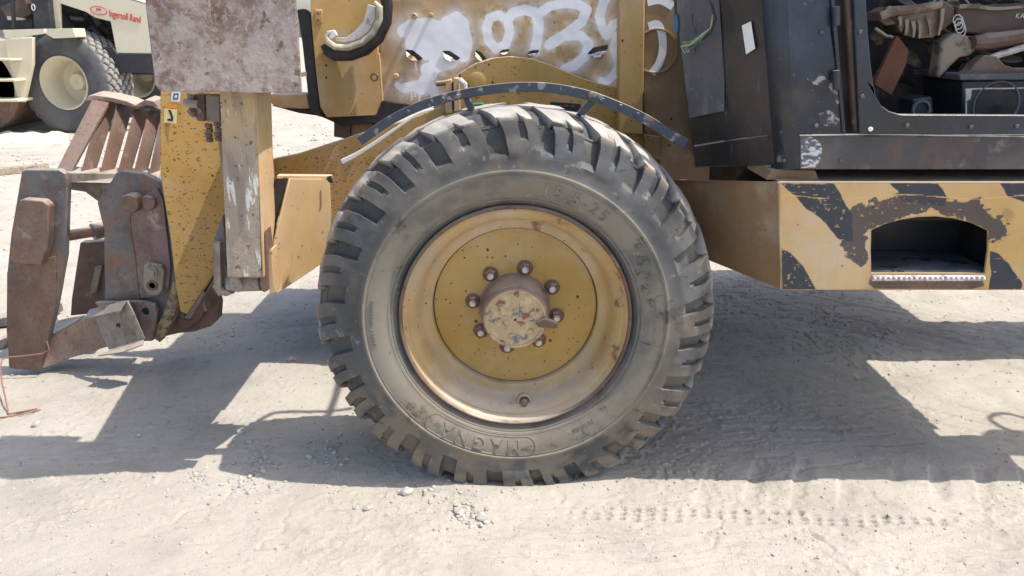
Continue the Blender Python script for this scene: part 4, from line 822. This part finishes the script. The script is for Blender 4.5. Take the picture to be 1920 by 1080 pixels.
# load guard bars
def bar(pts, yb, ytop, mat=m_rustb, twist=.05):
    (a, b, c_, d) = pts     # top-left, top-right, bottom-right, bottom-left
    return OBJ('guard_bar', MB().prism([at(*a, ytop), at(*b, ytop+twist), at(*c_, yb+twist), at(*d, yb)], (.004, .014, 0)), mat, CR, .002)
bar([(176, 180), (207, 186), (131, 326), (103, 324)], 1.02, 1.22, m_dust if 0 else rusty('sunlit_bar_rust', (.24, .155, .12), .5, .4, .2, .1), .01)  # paler copy of the bar rust, sunlight put into its colour
for q in ([(189, 189), (217, 191), (174, 327), (151, 324)], [(220, 192), (246, 199), (209, 326), (187, 324)], [(252, 204), (277, 205), (242, 324), (221, 320)], [(278, 207), (302, 206), (272, 326), (251, 322)], [(299, 225), (307, 207), (295, 326), (279, 325)]):
    bar(q, 1.04, 1.24)
OBJ('top_bar', MB().prism([at(158, 190, 1.20), at(165, 180, 1.21), at(176, 178, 1.215), at(205, 182, 1.22), at(238, 190, 1.22), at(254, 197, 1.22), at(272, 187, 1.21), at(288, 190, 1.21), at(300, 203, 1.22), at(308, 206, 1.22), at(306, 210, 1.22), at(286, 199, 1.21), at(272, 197, 1.21), at(256, 205, 1.22), at(240, 199, 1.22), at(205, 190, 1.22), at(184, 188, 1.215)], (.01, .08, .012)), rusty('top_bar_rust', (.27, .17, .15), .5, .2, .3, .1), CR, .003)
OBJ('base_bar', MB().prism([at(100, 324, 1.00), at(104, 321, 1.03), at(296, 326, 1.05), at(298, 336, 1.03), at(208, 344, 1.0), at(128, 342, 1.0)], (0, .10, .004)), m_dust, CR, .003)
OBJ('web_plate', MB().prism([at(128, 343, 1.03), at(206, 345, 1.03), at(196, 356, 1.04), at(184, 378, 1.04), at(160, 360, 1.05), at(128, 355, 1.03)], (0, .03, 0)), m_dust, CR, .002)
# wire tied to the carriage
w_ = MB().tube([at(88, 640, YC-.06), at(92, 655, YC-.06), at(80, 663, YC-.06), at(40, 668, YC-.07), at(10, 670, YC-.07), at(4, 674, YC-.08), at(0, 690, YC-.12), at(4, 720, YC-.22), at(10, 745, YC-.32), gnd(16, 776, .004), gnd(40, 772, .006), gnd(70, 766, .006)], .0032, 6)
tag(OBJ('wire', w_, m_wire), 'thin rusty wire hanging from the fork carriage down onto the dirt', 'wire', 'rusty wires')
w2 = MB().tube([gnd(-20, 784, .004), gnd(10, 782, .006), gnd(44, 776, .01), gnd(76, 768, .004)], .003, 6)
tag(OBJ('wire', w2, m_wire), 'short rusty wire end curling on the sunlit dirt at the far left', 'wire', 'rusty wires')

# ================================================================== BACKGROUND: compactor
YR = 9.5
CO = TH('road_roller', 'cream and black road roller with rubber wheel parked in the background', 'road roller', gnd(120, 240))
CL = CO.location.copy()
def cpart(name, loc):
    o = bpy.data.objects.new(name, None); C.objects.link(o); o.parent = CO; o.location = Vector(loc)-CL; return o
def cplate(name, pts, Y, dep, mat, parent=CO, bevel=.01, holes=(), off=None): return plate(name, pts, Y, dep, mat, parent, bevel, holes, off=off)
def big_wheel(center, yaw, Rw, Wd, name='rear_wheel'):
    WE = cpart(name, center); ax_ = Vector((-math.sin(yaw), -math.cos(yaw), 0)); u = Vector((math.cos(yaw), -math.sin(yaw), 0)); zv = Vector((0, 0, 1))
    pf = [(.50, .10), (.56, .04), (.66, .0), (.78, -.01), (.88, .02), (.94, .06), (.965, .10), (.985, .16), (.995, .24), (1.0, .34), (1.0, .44), (1.0, .5)]
    pf = pf[:7]+[(float(np.interp(t, [.1, .16, .24, .34, .5], [.965, .985, .995, 1, 1])), t) for t in np.linspace(.12, .5, 22)]
    pf = [(r*Rw, t*Wd) for r, t in pf]; pf += [(r, Wd-t) for r, t in reversed(pf[:-1])]
    pf = np.array(pf); n_ = 300; th_ = np.linspace(0, 2*PI, n_, endpoint=False)
    TH_, RR = np.meshgrid(th_, pf[:, 0]); _, YY = np.meshgrid(th_, pf[:, 1])
    k = 30; a = TH_*k/(2*PI); b = YY/Wd*5.0
    p1 = np.abs(((a+b) % 1)-.5); p2 = np.abs(((a-b) % 1)-.5); lg = sst(.06, .16, .5-np.maximum(p1, p2))
    tr_m = (RR > .955*Rw)
    Rn = RR+np.where(tr_m, lg*.035-.02, 0)
    cw = np.where(tr_m, lg, 0)
    c0 = np.array(center)-np.array(CL)-np.array(center-CL)
    V = (np.array(ax_)[None, None]*(-(YY-0))[..., None]+np.array(u)[None, None]*(Rn*np.sin(TH_))[..., None]+np.array(zv)[None, None]*(Rn*np.cos(TH_))[..., None])
    V = np.concatenate([V, V[:, :1]], 1); cw = np.concatenate([cw, cw[:, :1]], 1)
    t = grid_mesh('tyre', V, n_+1, len(pf), m_bgtyre, WE, attrs={'crown': cw}); t.data.set_sharp_from_angle(angle=.8)
    ctr = Vector(center)
    OBJ('rim', MB().lathe(ctr, -ax_, [(.52*Rw, .12*Wd), (.515*Rw, .05*Wd), (.50*Rw, .04*Wd), (.49*Rw, .06*Wd), (.47*Rw, .12*Wd), (.45*Rw, .20*Wd), (.43*Rw, .24*Wd), (.41*Rw, .50*Wd), (.39*Rw, .62*Wd), (.2*Rw, .64*Wd), (.01, .64*Wd)], 60, False), m_cream, WE)
    OBJ('hub', MB().lathe(ctr, -ax_, [(.17*Rw, .64*Wd), (.17*Rw, .50*Wd), (.15*Rw, .47*Wd), (.01, .47*Wd)], 32, False), m_cream, WE)
    return WE
wc = at(117, 163, 9.35); RW = .74
wc.z = .71
big_wheel(wc, math.radians(9), RW, .66)
wc2 = at(256, 160, 11.6); wc2.z = .70
big_wheel(wc2, math.radians(14), .72, .62, 'far_wheel')
# hood panel with opening
cplate('hood', [(60, -40), (120, -34), (225, -12), (290, 10), (300, 101), (218, 100), (207, 40), (178, 33), (160, 22), (112, 6), (114, 55), (96, 54), (88, 30)], YR+.02, .05, m_cream)
cplate('hood_top', [(60, -41, YR+.02), (120, -35, YR+.02), (290, 9, YR+.02), (292, -2, YR+1.3), (160, -52, YR+1.3)], 0, .03, m_cream, off=(0, 0, -.03))
cplate('engine_bay', [(60, -30), (320, -5), (320, 140), (60, 140)], YR+.75, .3, m_dark)
for k in range(14):
    x0 = random.uniform(118, 205); y0 = random.uniform(18, 85)
    OBJ('engine_pipe', MB().tube(P((x0, y0), (x0+random.uniform(4, 18), y0+random.uniform(-8, 12)), (x0+random.uniform(8, 34), y0+random.uniform(-4, 20)), Y=YR+.3+.02*k), .03+.03*random.random(), 7), random.choice([m_navy, m_rust, m_dark, m_blkd]), CO)
cplate('frame_band', [(180, 88), (212, 89), (220, 101), (300, 101), (300, 137), (205, 137)], YR+.0, .25, m_navy)
cplate('frame_band', [(112, 20), (180, 88), (205, 137), (140, 137), (112, 80)], YR+.5, .05, m_navy)
cplate('rear_fender', [(4, 56), (84, 54), (84, 63), (10, 73)], YR-.75, .05, m_cream)
cplate('rear_fender', [(84, 54), (138, 53), (142, 70), (100, 72), (84, 63)], YR-.4, .3, m_cream)
cplate('side_step_box', [(8, 74), (62, 70), (62, 120), (46, 192), (34, 190), (12, 100)], YR-.30, .06, m_cream)
for k, (ya, yb_) in enumerate(((110, 114), (148, 153), (186, 191))): cplate('step', [(-30, ya), (20+k*7, ya), (22+k*7, yb_), (-30, yb_)], YR-.55, .35, m_cream)
cplate('step_back', [(-40, 74), (20, 74), (36, 190), (-40, 190)], YR-.2, .05, m_cream)
cplate('seat_post', [(50, -60), (84, -60), (96, 50), (100, 76), (80, 84), (66, 60)], YR-.1, .12, m_navy)
cplate('roll_post', [(14, -60), (20, -60), (27, 55), (22, 55)], YR-.2, .06, m_navy)
cplate('control_console', [(0, 14), (45, -6), (60, 25), (44, 34), (10, 30)], YR+.1, .3, m_seat)
cplate('operator_panel', [(-30, -30), (56, -30), (62, 56), (-30, 56)], YR+.5, .05, m_navy)
cplate('pale_panel', [(8, 18), (48, 18), (46, 38), (14, 38)], YR+.45, .04, m_cream)
OBJ('drum', MB().lathe(at(-52, 160, YR-.2)+Vector((0, 0, 0)), (0, 1, 0), [(.60, 0), (.66, .03), (.66, 1.8), (.6, 1.83)], 48), m_rust, CO, .01)
def btext(body, size, px_, py_, Y, mat, rot, sx=1.0):
    v, f = text_geo(body, size, .004, 1.0, .0); o_ = at(px_, py_, Y); ca, sa = math.cos(rot), math.sin(rot)
    OBJ('lettering', MB().add([(o_.x+(x*sx)*ca-y*sa, Y-z, o_.z+(x*sx)*sa+y*ca) for x, y, z in v], f), mat, CO, smooth=0)
btext('Ingersoll Rand', .140, 234, 37, YR+.012, m_red, -.20, .56)
btext('IR', .055, 185, 21, YR+.012, m_red, -.15, 1.6)
q = []
for k in range(33):
    a = 2*PI*k/32; p = at(185, 20, YR+.01); q.append(p+Vector((math.cos(a)*.115, 0, math.sin(a)*.055-math.cos(a)*.012)))
OBJ('logo_oval', MB().tube(q, .006, 5, False), m_red, CO)
btext('0', .13, 63, 20, YR-.115, m_white, -.1); btext('0', .13, 58, -4, YR-.115, m_white, -.1)
# odds and ends on the ground behind
A = gnd(-30, 332); B = gnd(74, 322)
tag(OBJ('plank', MB().prism([A, B, B+Vector((.02, .16, 0)), A+Vector((.02, .16, 0))], (0, 0, .07)), m_wood, None, .006), 'weathered wooden plank lying on the dirt behind the rusty forks', 'plank')
nx, ny = 60, 14; V = np.zeros((ny, nx, 3))
for i in range(ny):
    for j in range(nx):
        g = gnd(-20+150*j/(nx-1), 272-24*i/(ny-1)+3*math.sin(j*.35)); h_ = .012+.06*float(fbm(np.array([j/5.0]), np.array([i/3.0]), 3, 4)[0])*math.sin(PI*i/(ny-1))
        V[i, j] = (g.x, g.y, h_ if 0 < i < ny-1 else .0)
tag(grid_mesh('plastic_sheet', V, nx, ny, m_sheet), 'crumpled cream plastic sheet lying on the ground before the background roller', 'plastic sheet')

def lifted(px_, py_, z):
    g = gnd(px_, py_); return g+SUN*(z/SUN.z)
OBJ('unseen_lift_hose', MB().tube([lifted(a, b, 1.95) for a, b in ((462, 830), (470, 806), (486, 788), (512, 774), (545, 771), (580, 772), (620, 770), (660, 765))], .012, 8), m_black, HD)  # hoses above the view, added to cast the curved ground shadow
OBJ('unseen_lift_hose', MB().tube([lifted(a, b, 1.95) for a, b in ((640, 700), (630, 740), (618, 775), (600, 790), (575, 800))], .014, 8), m_black, HD)
MR = part_empty('unseen_mirror', lifted(1885, 800, 1.9)); mc = lifted(1902, 790, 1.9)  # out of view, added to cast the ring-shaped shadow at the right
OBJ('unseen_mirror_guard', MB().tube([mc+Vector((.075*math.cos(t), .075*math.sin(t), 0)) for t in np.linspace(0, 2*PI, 25)], .012, 6, False), m_black, MR)
OBJ('unseen_mirror_head', MB().lathe(lifted(1912, 828, 1.88), (0, 0, 1), [(.02, 0), (.09, .01), (.10, .03), (.06, .06), (.02, .07)], 24), m_black, MR)
OBJ('unseen_mirror_arm', MB().tube([lifted(1912, 828, 1.92), lifted(1950, 850, 1.95), Vector((xe-.02, .1, 1.9))], .014, 8), m_black, MR)
for (a, b, Yb) in ((1470, 300, .03), (1576, 300, .012), (1540, 60, .012), (1530, 235, .012), (1700, 235, -.001), (1820, 238, -.001), (1906, 236, -.001), (1612, 60, -.001), (1616, 180, -.001)):
    bolt(CB, at(a, b, Yb), .006, .005, m_blkd)
for (a, b) in ((1500, 30), (1503, 150)): OBJ('hinge', MB().tube([at(1568, b-18, -.004), at(1568, b+18, -.004)], .010, 10), m_blk, CB)

# loose clutter hanging and lying in the cab
_cr = random.Random(23)
cl_m = [m_seat, m_leather, m_rustb, m_dark, m_blkd, m_cloth, m_rustb, m_dark, m_leather]
for k in range(26):
    x0 = _cr.uniform(1640, 1915); y0 = _cr.uniform(-10, 118) if k < 20 else _cr.uniform(110, 150); w_ = _cr.uniform(10, 34); h_ = _cr.uniform(8, 24); a = _cr.uniform(-.7, .7)
    pts_ = []
    for t in range(7):
        t_ = 2*PI*t/7; r_ = _cr.uniform(.55, 1.15); u_, v_ = math.cos(t_)*w_*r_, math.sin(t_)*h_*r_
        pts_.append((x0+u_*math.cos(a)-v_*math.sin(a), y0+u_*math.sin(a)+v_*math.cos(a), .33+.004*k+_cr.uniform(-.02, .02)))
    OBJ('scrap_piece', MB().prism(P(*pts_), (0, _cr.uniform(.008, .03), 0)), cl_m[k % 9], CN, .002)
for k in range(14):
    x0 = _cr.uniform(1640, 1850); y0 = _cr.uniform(-5, 110); q = [(x0, y0)]
    for t in range(4): q.append((q[-1][0]+_cr.uniform(5, 32), q[-1][1]+_cr.uniform(-14, 20)))
    OBJ('loose_wire', MB().tube(P(*q, Y=.29+.004*k), .0025+.002*_cr.random(), 5), _cr.choice([m_dark, m_cable, m_blkd, m_rustb]), CN)
OBJ('step_dirt', MB().box((a0.x+.01, .01, st_l.z+.010), (a1.x-.01, .235, st_l.z+.018)), m_blkd, SL, .003)
